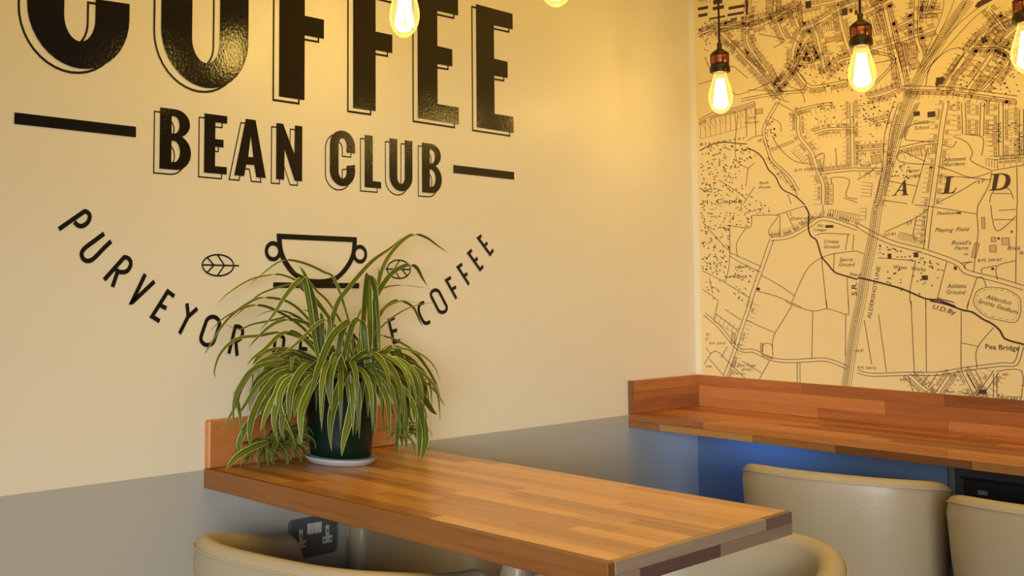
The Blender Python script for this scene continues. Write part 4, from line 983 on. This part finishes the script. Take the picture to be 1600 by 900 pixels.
# ------------------------------------------------------------------ pendant lamps
def pendant(label, x, y, zb, group='filament pendant lamps'):
    t = thing('pendant_lamp', label, 'lamp', (x, y, zb), group=group)
    top = CEIL-zb
    prof = [(.0015, 0), (.008, .0015), (.016, .007), (.0235, .016), (.029, .028), (.0318, .042), (.0315, .056), (.0285, .072), (.0240, .088), (.0195, .103), (.0165, .116), (.0155, .124), (.0150, .130)]
    lathe('glass_bulb', prof, M_glass, t, 32)
    v = []; f = []
    for k in range(14):
        a = 2*math.pi*k/14; r0, r1 = .0085, .0185
        for (ra, za, rb, zb2) in ((r0, .102, r1, .022),):
            a2 = a+.28; tv, tf = tube([(ra*math.cos(a), ra*math.sin(a), za), ((ra+rb)/2*math.cos((a+a2)/2), (ra+rb)/2*math.sin((a+a2)/2), (za+zb2)/2), (rb*math.cos(a2), rb*math.sin(a2), zb2+.004), (rb*.55*math.cos(a2), rb*.55*math.sin(a2), zb2-.006)], .0019, 5)
            n = len(v); v += tv; f += [tuple(i+n for i in q) for q in tf]
    pydata('filament', v, f, M_fil, t, True)
    tv, tf = tube([(0, 0, .104), (0, 0, .040)], [.004, .0015], 8); pydata('filament_support', tv, tf, M_bronze, t, True)
    lathe('lower_ring', [(.0150, .121), (.0255, .121), (.0268, .124), (.0268, .136), (.0245, .1425), (.0240, .146)], M_bronze, t, 32)
    lathe('copper_band', [(.0238, .146), (.0246, .147), (.0246, .170), (.0238, .171)], M_copper, t, 32)
    for k in range(8):
        a = 2*math.pi*k/8; tv, tf = tube([(.0247*math.cos(a), .0247*math.sin(a), .147), (.0247*math.cos(a), .0247*math.sin(a), .170)], .0013, 6); pydata('band_rib', tv, tf, M_bronze, t, True)
    lathe('cap', [(.0250, .171), (.0250, .175), (.020, .181), (.012, .187), (.0085, .190), (.0065, .192), (.0065, .208), (.004, .210)], M_bronze, t, 28)
    lathe('cord', [(.0028, .209), (.0028, top-.03)], M_cord, t, 10)
    lathe('ceiling_rose', [(.012, top-.032), (.045, top-.024), (.05, top-.008), (.05, top)], M_bronze, t, 28)
    return t
def place(pxx, pyy, fixed, axis):
    return on_y(pxx, pyy, fixed) if axis == 'y' else on_x(pxx, pyy, fixed)
lamps = []
q = on_y(1126.5, 178, -.435); pendant('lit amber filament bulb over the counter nearest the corner', *q)
q = on_y(1347.8, 144, -.455); pendant('lit amber filament bulb in front of the middle of the map', *q)
q = on_y(1607, 116, -.475); pendant('lit amber filament bulb half cut by the right picture edge', *q)
q = on_y(632, 59, -1.80); pendant('lit amber filament bulb over the table in front of the double F lettering', *q)
q = on_y(870, 11, -1.80); pendant('lit bulb of which only the rounded tip shows at the top edge', *q)

# ------------------------------------------------------------------ double socket under the table
sock = thing('wall_socket', 'grey metal double plug socket with white inserts under the table', 'socket', (.0, -1.792, H-.1825))
def sbox(name, y0, y1, z0, z1, x0, x1, mat, par=None, bev=.0006): return box(name, x0, x1, y0, y1, z0, z1, mat, par or sock, bev)
def plate(y0, y1, z0, z1, cut, x0, x1, mat, name):
    P = [(y0+cut, z0), (y1-cut, z0), (y1, z0+cut), (y1, z1-cut), (y1-cut, z1), (y0+cut, z1), (y0, z1-cut), (y0, z0+cut)]
    v = [(x0, a, b) for a, b in P]+[(x1, a, b) for a, b in P]; n = 8
    f = [tuple(range(n-1, -1, -1)), tuple(range(n, 2*n))]+[(i, (i+1) % n, (i+1) % n+n, i+n) for i in range(n)]
    return pydata(name, v, f, mat, sock)
plate(-.0735, .0735, -.0435, .0435, .008, .0003, .010, M_steel, 'face_plate')
for s in (-1, 1):
    c = s*.042
    e = plate(c-.005, c+.005, -.003, .021, .0005, .0101, .0112, M_white, 'socket_insert')
    e2 = plate(c-.015, c+.015, -.019, -.0031, .0005, .0101, .0112, M_white, 'socket_insert')
    sbox('pin_hole', c-.0015, c+.0015, .004, .013, .0113, .0115, M_black, bev=0)
    for d in (-1, 1): sbox('pin_hole', c+d*.0105-.002, c+d*.0105+.002, -.014, -.009, .0113, .0115, M_black, bev=0)
    sbox('rocker_switch', s*.0115-.0105, s*.0115+.0105, .008, .032, .0101, .0135, M_white, bev=.001)

# ------------------------------------------------------------------ dark service box under the counter
sb = thing('service_box', 'dark flat electrical box with a pale tag under the right of the counter', 'electrical box', (.72, 0, H-.24))
box('box_back', 0, .55, -.012, -.0005, 0, .175, M_dgrey, sb, bev=.002)
box('box_recess', .02, .26, -.016, -.0125, .02, .115, M_black, sb, bev=.001)
box('box_lip', .015, .27, -.022, -.0125, .116, .121, M_black, sb, bev=.001)
box('pale_tag', .052, .074, -.0185, -.0162, .078, .090, simple('grey_tag', (.16, .16, .14), .6), sb)
box('side_strip', -.016, -.001, -.010, -.0005, 0, .175, M_steel, sb)
